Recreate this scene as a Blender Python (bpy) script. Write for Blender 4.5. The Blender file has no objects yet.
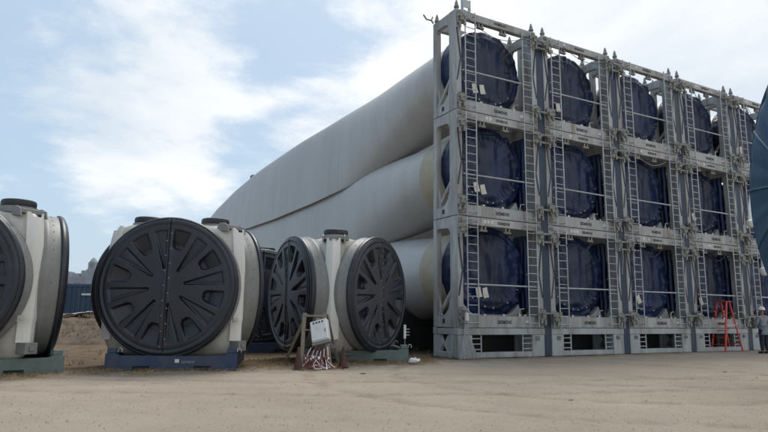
import bpy, bmesh, math, random
import numpy as np
from mathutils import Matrix, Vector, noise as mnoise

random.seed(7)
R = math.radians
scene = bpy.context.scene
col = scene.collection

# ------------------------------------------------------------------ camera
cam_d = bpy.data.cameras.new('camera')
cam = bpy.data.objects.new('camera', cam_d)
col.objects.link(cam)
cam_d.sensor_width = 36
cam_d.lens = 27.81
cam_d.clip_start = 0.1
cam_d.clip_end = 9000
cam.matrix_world = Matrix.Translation((0, 0, 1.238)) @ Matrix.Rotation(R(90) + 0.1654, 4, 'X') @ Matrix.Rotation(0.013, 4, 'Z')
scene.camera = cam

# ------------------------------------------------------------------ world and sun
SUN_EL, SUN_AZ = R(62), R(8)      # azimuth clockwise from +y
world = bpy.data.worlds.new('World')
scene.world = world
world.use_nodes = True
nt = world.node_tree
nt.nodes.clear()
def N(t, **kw):
    n = nt.nodes.new(t)
    for k, v in kw.items():
        if k.startswith('i_'):
            n.inputs[k[2:].replace('_', ' ')].default_value = v
        else:
            setattr(n, k, v)
    return n
L = lambda a, b: nt.links.new(a, b)
sky = N('ShaderNodeTexSky', sky_type='NISHITA', sun_disc=False)
sky.sun_elevation = SUN_EL
sky.sun_rotation = SUN_AZ
sky.air_density = 1.0
sky.dust_density = 2.0
sky.ozone_density = 1.0
tc = N('ShaderNodeTexCoord')
sep = N('ShaderNodeSeparateXYZ')
L(tc.outputs['Generated'], sep.inputs[0])
def math_node(op, a, b=None, c=None, clamp=False):
    n = N('ShaderNodeMath', operation=op, use_clamp=clamp)
    for i, v in enumerate((a, b, c)):
        if v is None: continue
        if isinstance(v, (int, float)): n.inputs[i].default_value = v
        else: L(v, n.inputs[i])
    return n.outputs[0]
zc = math_node('ADD', math_node('MAXIMUM', sep.outputs[2], 0.0), 0.22)
px = math_node('DIVIDE', sep.outputs[0], zc)
py = math_node('DIVIDE', sep.outputs[1], zc)
comb = N('ShaderNodeCombineXYZ')
L(px, comb.inputs[0]); L(py, comb.inputs[1])
comb.inputs[2].default_value = 5.1
def noise_node(vec, scale, detail, rough, dist=0.0):
    n = N('ShaderNodeTexNoise')
    n.inputs['Scale'].default_value = scale
    n.inputs['Detail'].default_value = detail
    n.inputs['Roughness'].default_value = rough
    n.inputs['Distortion'].default_value = dist
    L(vec, n.inputs['Vector'])
    return n.outputs[0]
n1 = noise_node(comb.outputs[0], 0.85, 8, 0.56, 0.3)
n2 = noise_node(comb.outputs[0], 2.6, 6, 0.6, 0.2)
n3 = noise_node(comb.outputs[0], 1.1, 6, 0.55, 0.3)
base = math_node('ADD', math_node('MULTIPLY', n1, 0.66), math_node('MULTIPLY', n2, 0.34))
base = math_node('ADD', base, math_node('MULTIPLY', sep.outputs[0], 0.16))
mask = N('ShaderNodeMapRange', interpolation_type='SMOOTHSTEP')
L(base, mask.inputs[0])
mask.inputs[1].default_value = 0.44
mask.inputs[2].default_value = 0.56
mask.inputs[3].default_value = 0.10
mask.inputs[4].default_value = 0.97
# cloud colour: white to soft grey blue bellies
ccol = N('ShaderNodeMix', data_type='RGBA')
cm = N('ShaderNodeMapRange')
L(n3, cm.inputs[0]); cm.inputs[1].default_value = 0.38; cm.inputs[2].default_value = 0.58
L(cm.outputs[0], ccol.inputs[0])
ccol.inputs[6].default_value = (6.1, 6.8, 7.5, 1)
ccol.inputs[7].default_value = (8.9, 9.0, 9.1, 1)
# thin veil that pales the blue
veil = N('ShaderNodeMix', data_type='RGBA')
veil.inputs[0].default_value = 0.62
L(sky.outputs[0], veil.inputs[6])
veil.inputs[7].default_value = (4.3, 5.9, 7.4, 1)
mx = N('ShaderNodeMix', data_type='RGBA')
L(mask.outputs[0], mx.inputs[0])
L(veil.outputs[2], mx.inputs[6])
L(ccol.outputs[2], mx.inputs[7])
bg = N('ShaderNodeBackground')
bg.inputs['Strength'].default_value = 0.108
L(mx.outputs[2], bg.inputs['Color'])
wo = N('ShaderNodeOutputWorld')
L(bg.outputs[0], wo.inputs['Surface'])

sun_d = bpy.data.lights.new('sun', 'SUN')
sun_d.energy = 2.2
sun_d.angle = R(26)
sun_d.color = (1.0, 0.95, 0.88)
sun = bpy.data.objects.new('sun', sun_d)
col.objects.link(sun)
sd = Vector((math.sin(SUN_AZ) * math.cos(SUN_EL), math.cos(SUN_AZ) * math.cos(SUN_EL), math.sin(SUN_EL)))
sun.rotation_euler = sd.to_track_quat('Z', 'Y').to_euler()

scene.view_settings.view_transform = 'Standard'
scene.view_settings.look = 'None'
scene.view_settings.exposure = 0.16
scene.view_settings.gamma = 1.0

# ------------------------------------------------------------------ materials
def mat(name, color, rough=0.6, metal=0.0, var=0.12, scale=3.0, dirt=None, dirt_amt=0.3, dirt_scale=1.2,
        bump=0.05, bump_scale=20.0, streak=False, spec=0.5, coord='Object'):
    m = bpy.data.materials.new(name)
    m.use_nodes = True
    t = m.node_tree
    b = t.nodes['Principled BSDF']
    b.inputs['Roughness'].default_value = rough
    b.inputs['Metallic'].default_value = metal
    b.inputs['Specular IOR Level'].default_value = spec
    tcn = t.nodes.new('ShaderNodeTexCoord')
    mp = t.nodes.new('ShaderNodeMapping')
    t.links.new(tcn.outputs[coord], mp.inputs[0])
    if streak: mp.inputs['Scale'].default_value = (1, 1, 0.18)
    # each copied object gets its own patch of the pattern
    oi = t.nodes.new('ShaderNodeObjectInfo')
    vm = t.nodes.new('ShaderNodeVectorMath'); vm.operation = 'SCALE'
    cx = t.nodes.new('ShaderNodeCombineXYZ')
    for i in range(3): t.links.new(oi.outputs['Random'], cx.inputs[i])
    t.links.new(cx.outputs[0], vm.inputs[0]); vm.inputs['Scale'].default_value = 37.0
    t.links.new(vm.outputs[0], mp.inputs['Location'])
    n = t.nodes.new('ShaderNodeTexNoise')
    n.inputs['Scale'].default_value = scale; n.inputs['Detail'].default_value = 6; n.inputs['Roughness'].default_value = 0.6
    t.links.new(mp.outputs[0], n.inputs['Vector'])
    r = t.nodes.new('ShaderNodeMapRange')
    t.links.new(n.outputs[0], r.inputs[0])
    r.inputs[1].default_value = 0.3; r.inputs[2].default_value = 0.7
    r.inputs[3].default_value = 1 - var; r.inputs[4].default_value = 1 + var
    hsv = t.nodes.new('ShaderNodeHueSaturation')
    hsv.inputs['Color'].default_value = (*color, 1)
    t.links.new(r.outputs[0], hsv.inputs['Value'])
    out = hsv.outputs[0]
    if dirt:
        n2 = t.nodes.new('ShaderNodeTexNoise')
        n2.inputs['Scale'].default_value = dirt_scale; n2.inputs['Detail'].default_value = 8; n2.inputs['Roughness'].default_value = 0.7
        t.links.new(mp.outputs[0], n2.inputs['Vector'])
        r2 = t.nodes.new('ShaderNodeMapRange')
        t.links.new(n2.outputs[0], r2.inputs[0])
        r2.inputs[1].default_value = 0.48; r2.inputs[2].default_value = 0.72
        r2.inputs[3].default_value = 0; r2.inputs[4].default_value = dirt_amt
        mxx = t.nodes.new('ShaderNodeMix'); mxx.data_type = 'RGBA'
        t.links.new(r2.outputs[0], mxx.inputs[0])
        t.links.new(out, mxx.inputs[6])
        mxx.inputs[7].default_value = (*dirt, 1)
        out = mxx.outputs[2]
    t.links.new(out, b.inputs['Base Color'])
    if bump:
        n3 = t.nodes.new('ShaderNodeTexNoise')
        n3.inputs['Scale'].default_value = bump_scale; n3.inputs['Detail'].default_value = 5
        t.links.new(mp.outputs[0], n3.inputs['Vector'])
        bp = t.nodes.new('ShaderNodeBump')
        bp.inputs['Strength'].default_value = bump; bp.inputs['Distance'].default_value = 0.05
        t.links.new(n3.outputs[0], bp.inputs['Height'])
        t.links.new(bp.outputs[0], b.inputs['Normal'])
    return m

M = dict(
    steel=mat('grey_painted_steel', (0.335, 0.345, 0.345), 0.5, 0.10, 0.24, 2.2, (0.15, 0.10, 0.065), 0.9, 3.2, 0.08, 30, True),
    steel_light=mat('light_galvanised_steel', (0.40, 0.43, 0.45), 0.45, 0.3, 0.15, 3, (0.16, 0.14, 0.11), 0.5, 2.2, 0.08, 30, True),
    pale=mat('pale_grey_base_paint', (0.36, 0.39, 0.40), 0.6, 0.1, 0.14, 1.6, (0.17, 0.13, 0.09), 0.85, 2.0, 0.08, 25, True),
    hardware=mat('weathered_clamp_steel', (0.24, 0.245, 0.23), 0.6, 0.3, 0.35, 9, (0.11, 0.075, 0.045), 0.6, 5, 0.2, 40),
    navy_strap_shade=mat('dark_blue_strap_and_shade_post', (0.013, 0.032, 0.066), 0.5, 0.1, 0.25, 1.5, (0.10, 0.09, 0.08), 0.4, 1.4, 0.05, 20, True),
    tarp=mat('navy_tarpaulin', (0.0075, 0.018, 0.060), 0.36, 0, 0.7, 1.3, (0.008, 0.012, 0.024), 0.8, 1.6, 0.35, 6, True, spec=0.4),
    blade=mat('blade_gelcoat', (0.405, 0.405, 0.395), 0.40, 0, 0.06, 0.5, (0.25, 0.24, 0.215), 0.35, 0.9, 0.03, 12, True),
    band=mat('tan_protective_film', (0.40, 0.355, 0.27), 0.6, 0, 0.10, 1.5, (0.25, 0.21, 0.15), 0.5, 1.0, 0.05, 14),
    root=mat('root_laminate', (0.44, 0.43, 0.39), 0.6, 0, 0.15, 3, None),
    hub=mat('hub_fibreglass', (0.49, 0.48, 0.44), 0.5, 0, 0.10, 1.2, (0.20, 0.185, 0.14), 0.75, 0.9, 0.04, 18, True),
    hub_strip=mat('clean_white_strip', (0.69, 0.69, 0.66), 0.5, 0, 0.05, 1.5, (0.35, 0.33, 0.28), 0.35, 1.5, 0.02, 18, True),
    collar=mat('grey_collar_laminate', (0.20, 0.205, 0.20), 0.5, 0, 0.1, 1.6, (0.12, 0.115, 0.10), 0.5, 1.1, 0.05, 20),
    cover=mat('black_moulded_plastic', (0.011, 0.0145, 0.024), 0.38, 0, 0.3, 1.4, (0.05, 0.053, 0.058), 0.3, 1.6, 0.06, 22),
    cap=mat('black_rubber_cap', (0.018, 0.02, 0.023), 0.5, 0, 0.2, 3, (0.06, 0.06, 0.055), 0.4, 2, 0.05, 20),
    blue_frame=mat('blue_frame_paint', (0.024, 0.045, 0.095), 0.5, 0.05, 0.2, 2.5, (0.10, 0.08, 0.06), 0.5, 2.6, 0.08, 25),
    olive_frame=mat('grey_green_frame_paint', (0.115, 0.155, 0.145), 0.55, 0.05, 0.2, 2.5, (0.13, 0.11, 0.08), 0.5, 2.2, 0.08, 25),
    teal_frame=mat('teal_frame_paint', (0.05, 0.14, 0.155), 0.55, 0.05, 0.25, 2.5, (0.13, 0.12, 0.09), 0.6, 1.8, 0.08, 25),
    block=mat('added_shade_black', (0.018, 0.018, 0.018), 0.75, 0, 0.3, 3),
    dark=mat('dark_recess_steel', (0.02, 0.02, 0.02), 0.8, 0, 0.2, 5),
    ink=mat('dark_lettering', (0.035, 0.04, 0.05), 0.6, 0, 0.1, 5, bump=0),
    white=mat('white_enamel', (0.68, 0.69, 0.68), 0.45, 0, 0.05, 4, (0.45, 0.43, 0.40), 0.3, 3, 0.02),
    paper=mat('white_label_paper', (0.62, 0.60, 0.55), 0.6, 0, 0.1, 8, None, bump=0.02),
    brass=mat('bright_bolt_steel', (0.42, 0.42, 0.40), 0.35, 0.7, 0.2, 10),
    wood=mat('weathered_board', (0.235, 0.19, 0.145), 0.8, 0, 0.2, 5, (0.12, 0.09, 0.06), 0.5, 3, 0.1, 30, True),
    red=mat('red_ladder_paint', (0.50, 0.035, 0.025), 0.45, 0, 0.15, 4, (0.2, 0.05, 0.03), 0.4, 4),
    red_plug=mat('red_plug_plastic', (0.22, 0.03, 0.035), 0.5, 0, 0.15, 6),
    cone=mat('rusty_cone_plastic', (0.07, 0.032, 0.022), 0.75, 0, 0.35, 8, (0.06, 0.045, 0.035), 0.6, 6, 0.1, 30),
    plastic=mat('crumpled_white_plastic', (0.70, 0.70, 0.70), 0.5, 0, 0.06, 6),
    rope=mat('grey_lashing_rope', (0.29, 0.30, 0.31), 0.8, 0, 0.3, 6),
    teal=mat('teal_blue_tarpaulin', (0.026, 0.080, 0.145), 0.5, 0, 0.28, 1.0, (0.10, 0.13, 0.14), 0.35, 0.9, 0.2, 5, True),
    container=mat('dark_blue_container_paint', (0.025, 0.055, 0.105), 0.5, 0, 0.15, 1.0, (0.07, 0.08, 0.09), 0.4, 1),
    far=mat('hazy_grey_render', (0.30, 0.325, 0.36), 0.9, 0, 0.12, 0.4, None),
    far_dark=mat('hazy_window_glass', (0.20, 0.23, 0.27), 0.5, 0, 0.1, 1, None),
    skin=mat('skin', (0.24, 0.13, 0.085), 0.55, 0, 0.06, 8, None, bump=0.02),
    shirt=mat('grey_blue_shirt_cloth', (0.20, 0.225, 0.26), 0.85, 0, 0.12, 5, None, bump=0.3, bump_scale=9),
    trousers=mat('dark_trouser_cloth', (0.018, 0.022, 0.035), 0.85, 0, 0.15, 5, None, bump=0.3, bump_scale=9),
    boots=mat('dark_boot_leather', (0.03, 0.022, 0.018), 0.6, 0, 0.15, 5),
    grass=mat('dried_grass', (0.20, 0.14, 0.075), 0.9, 0, 0.4, 3, None, coord='Object'),
    stone=mat('pale_pebble', (0.34, 0.295, 0.245), 0.9, 0, 0.4, 4, None),
)

def ground_material():
    m = bpy.data.materials.new('sandy_ground')
    m.use_nodes = True
    t = m.node_tree; b = t.nodes['Principled BSDF']
    b.inputs['Roughness'].default_value = 0.95
    b.inputs['Specular IOR Level'].default_value = 0.15
    g = t.nodes.new('ShaderNodeNewGeometry')
    def no(scale, detail=8, rough=0.6, vec=None, dist=0.0):
        n = t.nodes.new('ShaderNodeTexNoise')
        n.inputs['Scale'].default_value = scale; n.inputs['Detail'].default_value = detail
        n.inputs['Roughness'].default_value = rough; n.inputs['Distortion'].default_value = dist
        t.links.new(vec or g.outputs['Position'], n.inputs['Vector'])
        return n.outputs[0]
    def ramp(v, stops):
        r = t.nodes.new('ShaderNodeValToRGB')
        t.links.new(v, r.inputs[0])
        e = r.color_ramp.elements
        while len(e) < len(stops): e.new(0.5)
        for el, (p, c) in zip(e, stops): el.position = p; el.color = (*c, 1)
        return r.outputs[0]
    def mr(v, a, b_, c=0.0, d=1.0):
        r = t.nodes.new('ShaderNodeMapRange'); t.links.new(v, r.inputs[0])
        for i, x in enumerate((a, b_, c, d)): r.inputs[i + 1].default_value = x
        return r.outputs[0]
    def mix(f, a, b_, blend='MIX'):
        x = t.nodes.new('ShaderNodeMix'); x.data_type = 'RGBA'; x.blend_type = blend
        if isinstance(f, float): x.inputs[0].default_value = f
        else: t.links.new(f, x.inputs[0])
        for i, v in ((6, a), (7, b_)):
            if isinstance(v, tuple): x.inputs[i].default_value = (*v, 1)
            else: t.links.new(v, x.inputs[i])
        return x.outputs[2]
    def ma(op, a, b_=None):
        x = t.nodes.new('ShaderNodeMath'); x.operation = op
        for i, v in enumerate((a, b_)):
            if v is None: continue
            if isinstance(v, (int, float)): x.inputs[i].default_value = v
            else: t.links.new(v, x.inputs[i])
        return x.outputs[0]
    sp = t.nodes.new('ShaderNodeSeparateXYZ'); t.links.new(g.outputs['Position'], sp.inputs[0])
    sand = ramp(no(0.35, 9, 0.65), [(0.3, (0.33, 0.277, 0.218)), (0.5, (0.378, 0.32, 0.255)), (0.7, (0.43, 0.367, 0.295))])
    mp = t.nodes.new('ShaderNodeMapping')
    mp.inputs['Rotation'].default_value = (0, 0, R(12)); mp.inputs['Scale'].default_value = (0.6, 1.3, 1)
    t.links.new(g.outputs['Position'], mp.inputs[0])
    sand = mix(mr(no(1.2, 8, 0.7, mp.outputs[0]), 0.48, 0.75, 0, 0.28), sand, (0.22, 0.18, 0.14))
    sand = mix(mr(no(62, 3, 0.8), 0.54, 0.72, 0, 0.45), sand, (0.47, 0.42, 0.345))
    sand = mix(mr(no(70, 3, 0.8, g.outputs['Position'], 0.4), 0.55, 0.72, 0, 0.55), sand, (0.17, 0.14, 0.11))
    for cx_, cy_, r_ in ((4.5, 13.5, 5.2), (-3, 38, 27.5), (14, 2, 9.5), (2, -14, 26.5)):
        dx = ma('SUBTRACT', sp.outputs[0], cx_); dy = ma('SUBTRACT', sp.outputs[1], cy_)
        dd = ma('SUBTRACT', ma('SQRT', ma('ADD', ma('MULTIPLY', dx, dx), ma('MULTIPLY', dy, dy))), r_)
        dd = ma('ADD', dd, ma('MULTIPLY', ma('SUBTRACT', no(0.5, 3, 0.5), 0.5), 0.5))
        e_ = ma('ABSOLUTE', ma('SUBTRACT', ma('ABSOLUTE', dd), 0.9))
        f_ = ma('MULTIPLY', mr(e_, 0.22, 0.08), mr(no(2.2, 7, 0.75), 0.42, 0.62, 0.0, 0.6))
        sand = mix(f_, sand, (0.235, 0.185, 0.145))
    sand = mix(mr(no(9, 6, 0.7), 0.52, 0.75, 0, 0.35), sand, (0.42, 0.37, 0.30))
    sand = mix(mr(no(38, 5, 0.7), 0.58, 0.80, 0, 0.25), sand, (0.17, 0.145, 0.115))
    soil = ramp(no(1.6, 9, 0.7), [(0.3, (0.07, 0.05, 0.033)), (0.5, (0.135, 0.095, 0.06)), (0.68, (0.22, 0.165, 0.11))])
    soil = mix(mr(no(14, 6, 0.75), 0.5, 0.7, 0, 0.5), soil, (0.28, 0.22, 0.15))
    # the dirt strip begins along a line that runs in front of the hubs and racks
    line = ma('SUBTRACT', sp.outputs[1], ma('ADD', ma('MULTIPLY', sp.outputs[0], 0.60), 15.55))
    line = ma('MINIMUM', line, ma('SUBTRACT', sp.outputs[1], ma('ADD', ma('MULTIPLY', sp.outputs[0], 0.545), 16.0)))
    edge = ma('ADD', line, ma('MULTIPLY', ma('SUBTRACT', no(0.9, 8, 0.7), 0.5), 3.2))
    col_ = mix(mr(edge, -0.5, 0.9), sand, soil)
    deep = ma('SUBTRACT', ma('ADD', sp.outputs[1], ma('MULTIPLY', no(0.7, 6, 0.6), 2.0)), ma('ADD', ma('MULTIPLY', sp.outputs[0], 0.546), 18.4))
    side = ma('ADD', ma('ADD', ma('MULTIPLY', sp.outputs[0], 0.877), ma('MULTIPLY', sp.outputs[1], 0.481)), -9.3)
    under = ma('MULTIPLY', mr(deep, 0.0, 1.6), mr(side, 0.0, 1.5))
    col_ = mix(under, col_, (0.035, 0.032, 0.024))  # shade below the blades painted into the soil colour
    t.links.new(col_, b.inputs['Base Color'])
    bp = t.nodes.new('ShaderNodeBump'); bp.inputs['Strength'].default_value = 0.8; bp.inputs['Distance'].default_value = 0.035
    h = ma('ADD', no(6, 9, 0.75), ma('MULTIPLY', no(45, 6, 0.8), 0.7))
    t.links.new(h, bp.inputs['Height']); t.links.new(bp.outputs[0], b.inputs['Normal'])
    return m
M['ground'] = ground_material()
M['bank'] = mat('brown_earth', (0.095, 0.068, 0.047), 0.95, 0, 0.5, 1.6, (0.20, 0.15, 0.10), 0.6, 3.0, 0.5, 8)

# ------------------------------------------------------------------ helpers
class MB:
    def __init__(s): s.v = []; s.f = []
    def add(s, vs, fs):
        o = len(s.v); s.v += [tuple(v) for v in vs]; s.f += [tuple(i + o for i in f) for f in fs]; return s
    def box(s, x0, x1, y0, y1, z0, z1, mtx=None):
        vs = [Vector((x, y, z)) for z in (z0, z1) for x, y in ((x0, y0), (x1, y0), (x1, y1), (x0, y1))]
        if mtx: vs = [mtx @ v for v in vs]
        return s.add(vs, [(3, 2, 1, 0), (4, 5, 6, 7), (0, 1, 5, 4), (1, 2, 6, 5), (2, 3, 7, 6), (3, 0, 4, 7)])
    def beam(s, p, q, w, h, up=(0, 0, 1)):
        p, q = Vector(p), Vector(q); d = (q - p).normalized(); up = Vector(up)
        if abs(d.dot(up)) > 0.98: up = Vector((1, 0, 0))
        x = d.cross(up).normalized(); y = x.cross(d)
        vs = [c + x * sx * w / 2 + y * sy * h / 2 for c in (p, q) for sx, sy in ((-1, -1), (1, -1), (1, 1), (-1, 1))]
        return s.add(vs, [(0, 1, 2, 3), (7, 6, 5, 4), (4, 5, 1, 0), (5, 6, 2, 1), (6, 7, 3, 2), (7, 4, 0, 3)])
    def tube(s, pts, r, n=8, caps=True):
        pts = [Vector(p) for p in pts]; rr = r if isinstance(r, (list, tuple)) else [r] * len(pts)
        vs = []; x = None
        for i, p in enumerate(pts):
            d = (pts[min(i + 1, len(pts) - 1)] - pts[max(i - 1, 0)]).normalized()
            if x is None:
                x = d.cross(Vector((0, 0, 1)))
                if x.length < 0.05: x = Vector((1, 0, 0))
            x = (x - d * x.dot(d)).normalized(); y = d.cross(x)
            for k in range(n):
                a = 2 * math.pi * k / n
                vs.append(p + (x * math.cos(a) + y * math.sin(a)) * rr[i])
        fs = [(i * n + k, i * n + (k + 1) % n, (i + 1) * n + (k + 1) % n, (i + 1) * n + k) for i in range(len(pts) - 1) for k in range(n)]
        if caps: fs += [tuple(range(n - 1, -1, -1)), tuple((len(pts) - 1) * n + k for k in range(n))]
        return s.add(vs, fs)
    def prism(s, poly, axis, t0, t1):
        # poly: 2-D outline in the plane normal to axis
        def P(u, v, t): return {'x': (t, u, v), 'y': (u, t, v), 'z': (u, v, t)}[axis]
        n = len(poly)
        vs = [P(u, v, t0) for u, v in poly] + [P(u, v, t1) for u, v in poly]
        return s.add(vs, [tuple(range(n)), tuple(range(2 * n - 1, n - 1, -1))] + [(k, k + n, (k + 1) % n + n, (k + 1) % n) for k in range(n)])
    def lathe(s, prof, n=32, mtx=None):
        vs = []
        for r, z in prof:
            for k in range(n):
                a = 2 * math.pi * k / n
                v = Vector((r * math.cos(a), r * math.sin(a), z)); vs.append(mtx @ v if mtx else v)
        fs = [(i * n + k, i * n + (k + 1) % n, (i + 1) * n + (k + 1) % n, (i + 1) * n + k) for i in range(len(prof) - 1) for k in range(n)]
        if prof[0][0] > 1e-4: fs.append(tuple(range(n - 1, -1, -1)))
        if prof[-1][0] > 1e-4: fs.append(tuple((len(prof) - 1) * n + k for k in range(n)))
        return s.add(vs, fs)
    def mesh(s, name, m, smooth=False, bevel=0.0, ang=35):
        me = bpy.data.meshes.new(name)
        me.from_pydata([tuple(v) for v in s.v], [], s.f)
        bm = bmesh.new(); bm.from_mesh(me)
        bmesh.ops.recalc_face_normals(bm, faces=bm.faces)
        if bevel:
            es = [e for e in bm.edges if len(e.link_faces) == 2 and e.calc_face_angle(0) > R(50)]
            bmesh.ops.bevel(bm, geom=es, offset=bevel, segments=1, affect='EDGES', clamp_overlap=True)
        if smooth:
            for f in bm.faces: f.smooth = True
            for e in bm.edges:
                if len(e.link_faces) == 2 and e.calc_face_angle(0) > R(ang): e.smooth = False
        bm.to_mesh(me); bm.free()
        me.materials.append(m)
        return me
    def build(s, name, m, parent=None, smooth=False, bevel=0.0, ang=35):
        return link(name, s.mesh(name, m, smooth, bevel, ang), parent)

def link(name, me, parent=None):
    o = bpy.data.objects.new(name, me); col.objects.link(o)
    if parent: o.parent = parent
    return o
def tag(o, label=None, cat=None, group=None, kind=None):
    for k, v in (('label', label), ('category', cat), ('group', group), ('kind', kind)):
        if v: o[k] = v
    return o
def empty(name, loc=(0, 0, 0), rz=0.0):
    o = bpy.data.objects.new(name, None); col.objects.link(o)
    o.location = loc; o.rotation_euler = (0, 0, rz); o.empty_display_size = 0.3
    return o
def copy_tree(o, parent=None):
    c = o.copy(); col.objects.link(c)
    if parent: c.parent = parent
    for ch in [x for x in KIDS.get(o.name, [])]: copy_tree(ch, c)
    return c
KIDS = {}
def index_kids(root):
    def rec(o):
        KIDS[o.name] = list(o.children)
        for ch in o.children: rec(ch)
    bpy.context.view_layer.update(); rec(root)
def npmesh(name, V, F, m, smooth=True):
    me = bpy.data.meshes.new(name)
    me.from_pydata(V.tolist() if hasattr(V, 'tolist') else V, [], F.tolist() if hasattr(F, 'tolist') else F)
    me.materials.append(m)
    if smooth: me.polygons.foreach_set('use_smooth', [True] * len(me.polygons))
    return me
def grid_faces(nr, nc, wrap=False):
    i, j = np.meshgrid(np.arange(nr - 1), np.arange(nc if wrap else nc - 1), indexing='ij')
    j2 = (j + 1) % nc
    return np.stack([i * nc + j, i * nc + j2, (i + 1) * nc + j2, (i + 1) * nc + j], -1).reshape(-1, 4)
def text_mesh(body, size, m, depth=0.004, bold=0.0):
    cu = bpy.data.curves.new('lettering', 'FONT'); cu.body = body; cu.size = size
    cu.align_x = 'CENTER'; cu.align_y = 'CENTER'; cu.extrude = depth; cu.offset = bold
    to = bpy.data.objects.new('lettering_tmp', cu); col.objects.link(to)
    bpy.context.view_layer.update()
    me = bpy.data.meshes.new_from_object(to.evaluated_get(bpy.context.evaluated_depsgraph_get()))
    bpy.data.objects.remove(to)
    me.materials.clear(); me.materials.append(m)
    return me

# ------------------------------------------------------------------ ground
def soft_noise(x, y, s, k=0.0):
    return mnoise.noise(Vector((x * s, y * s, k)))
def ground():
    def axis(lo, hi, step, far):
        a = list(np.arange(lo, hi + 1e-6, step)); v = hi; st = step
        up = []; dn = []
        while v < far: st *= 1.45; v += st; up.append(v)
        v = lo; st = step
        while v > -far: st *= 1.45; v -= st; dn.append(v)
        return np.array(dn[::-1] + a + up)
    xs = axis(-12, 18, 0.10, 5000); ys = axis(4, 24, 0.10, 5000)
    X, Y = np.meshgrid(xs, ys, indexing='ij')
    Z = np.zeros_like(X)
    near = (X > -11.5) & (X < 17.5) & (Y > 4.2) & (Y < 23.5)
    ii = np.argwhere(near)
    def rut(x, y, cx, cy, r):
        d = math.hypot(x - cx, y - cy) - r
        v = 0
        for o in (-0.9, 0.9):
            e = (d - o) / 0.16
            v += -0.016 * math.exp(-e * e) + 0.008 * math.exp(-((abs(e) - 1.8) ** 2) * 2)
        return v
    for i, j in ii:
        x, y = X[i, j], Y[i, j]
        fade = min(1, (x + 11.5) / 2, (17.5 - x) / 2, (y - 4.2) / 1, (23.5 - y) / 3)
        h = 0.018 * soft_noise(x, y, 0.5) + 0.012 * soft_noise(x, y, 1.7, 3) + 0.009 * soft_noise(x, y, 4.5, 5)
        h += rut(x, y, 4.5, 13.5, 5.2) + rut(x, y, -3, 38, 27.5) * 0.8 + rut(x, y, 14, 2, 9.5) * 0.8
        Z[i, j] = h * fade - 0.012 * fade
    V = np.stack([X, Y, Z], -1).reshape(-1, 3)
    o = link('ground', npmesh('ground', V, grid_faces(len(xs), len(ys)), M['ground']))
    tag(o, kind='structure')
ground()

def bank():
    xs = np.linspace(-34, -6.5, 110); ys = np.linspace(22.5, 34, 50)
    V = []
    for x in xs:
        for y in ys:
            t = (y - 22.5) / 11.5
            h = math.sin(math.pi * min(1, t * 1.0)) ** 0.7 if 0 < t < 1 else 0
            end = min(1, (x + 34) / 3, (-6.5 - x) / 3)
            z = 1.0 * h * max(0, end) * (1 + 0.22 * soft_noise(x, y, 0.4)) + (0.22 * soft_noise(x, y, 1.1, 2) + 0.10 * soft_noise(x, y, 3.2, 4)) * h * max(end, 0)
            if 0.10 < t < 0.30: z += 0.08 * math.sin((t - 0.1) / 0.2 * math.pi) * end
            V.append((x, y, z - 0.03))
    o = link('earth_bank', npmesh('earth_bank', V, grid_faces(len(xs), len(ys)), M['bank']))
    tag(o, kind='structure')
bank()

# ------------------------------------------------------------------ far background
def container():
    t = empty('shipping_container', (-18.8, 37, 0), 0)
    tag(t, 'dark blue shipping container beyond the brown earth bank, below the grey far building', 'container')
    m = MB(); n = 40; L_ = 12.2
    pts = []
    for k in range(n):
        x0 = -L_ / 2 + L_ * k / n; w = L_ / n
        pts += [(x0, 0), (x0 + w * .35, 0), (x0 + w * .5, 0.05), (x0 + w * .85, 0.05)]
    pts += [(L_ / 2, 0), (L_ / 2, 2.4), (-L_ / 2, 2.4)]
    m.prism(pts, 'z', 0.16, 2.72); m.build('corrugated_wall', M['container'], t)
    m = MB()
    for z0, z1 in ((0, .16), (2.72, 2.9)):
        m.box(-L_ / 2 - .03, L_ / 2 + .03, -.03, 2.43, z0, z1)
    m.build('rail', M['container'], t, bevel=.01)
    m = MB().box(0.2, 0.95, -.06, -.035, 2.2, 2.32); m.build('label_plate', M['paper'], t)
    # pale sheet lying on the bank in front of it
    V = []
    for i in range(9):
        for j in range(9):
            x, y = i / 8 - .5, j / 8 - .5
            V.append((x * 1.3 + .1 * soft_noise(x * 9, y * 9, 1), y * .9, .06 + .12 * abs(soft_noise(x * 5, y * 5, 1, 2)) + .15 * (x + .5)))
    V2 = [(a, b, c - .02) for a, b, c in V]
    f = grid_faces(9, 9).tolist(); F = f + [tuple(k + 81 for k in q[::-1]) for q in f]
    rim = [i * 9 for i in range(9)] + [72 + j for j in range(1, 9)] + [i * 9 + 8 for i in range(7, -1, -1)] + [j for j in range(7, 0, -1)]
    F += [(rim[k], rim[(k + 1) % len(rim)], rim[(k + 1) % len(rim)] + 81, rim[k] + 81) for k in range(len(rim))]
    s = link('plastic_sheet', npmesh('plastic_sheet', V + V2, F, M['paper'])); s.location = (-13.75, 27.2, 0.98)
    tag(s, 'pale crumpled sheet lying on top of the brown earth bank', 'sheet')
container()

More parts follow.
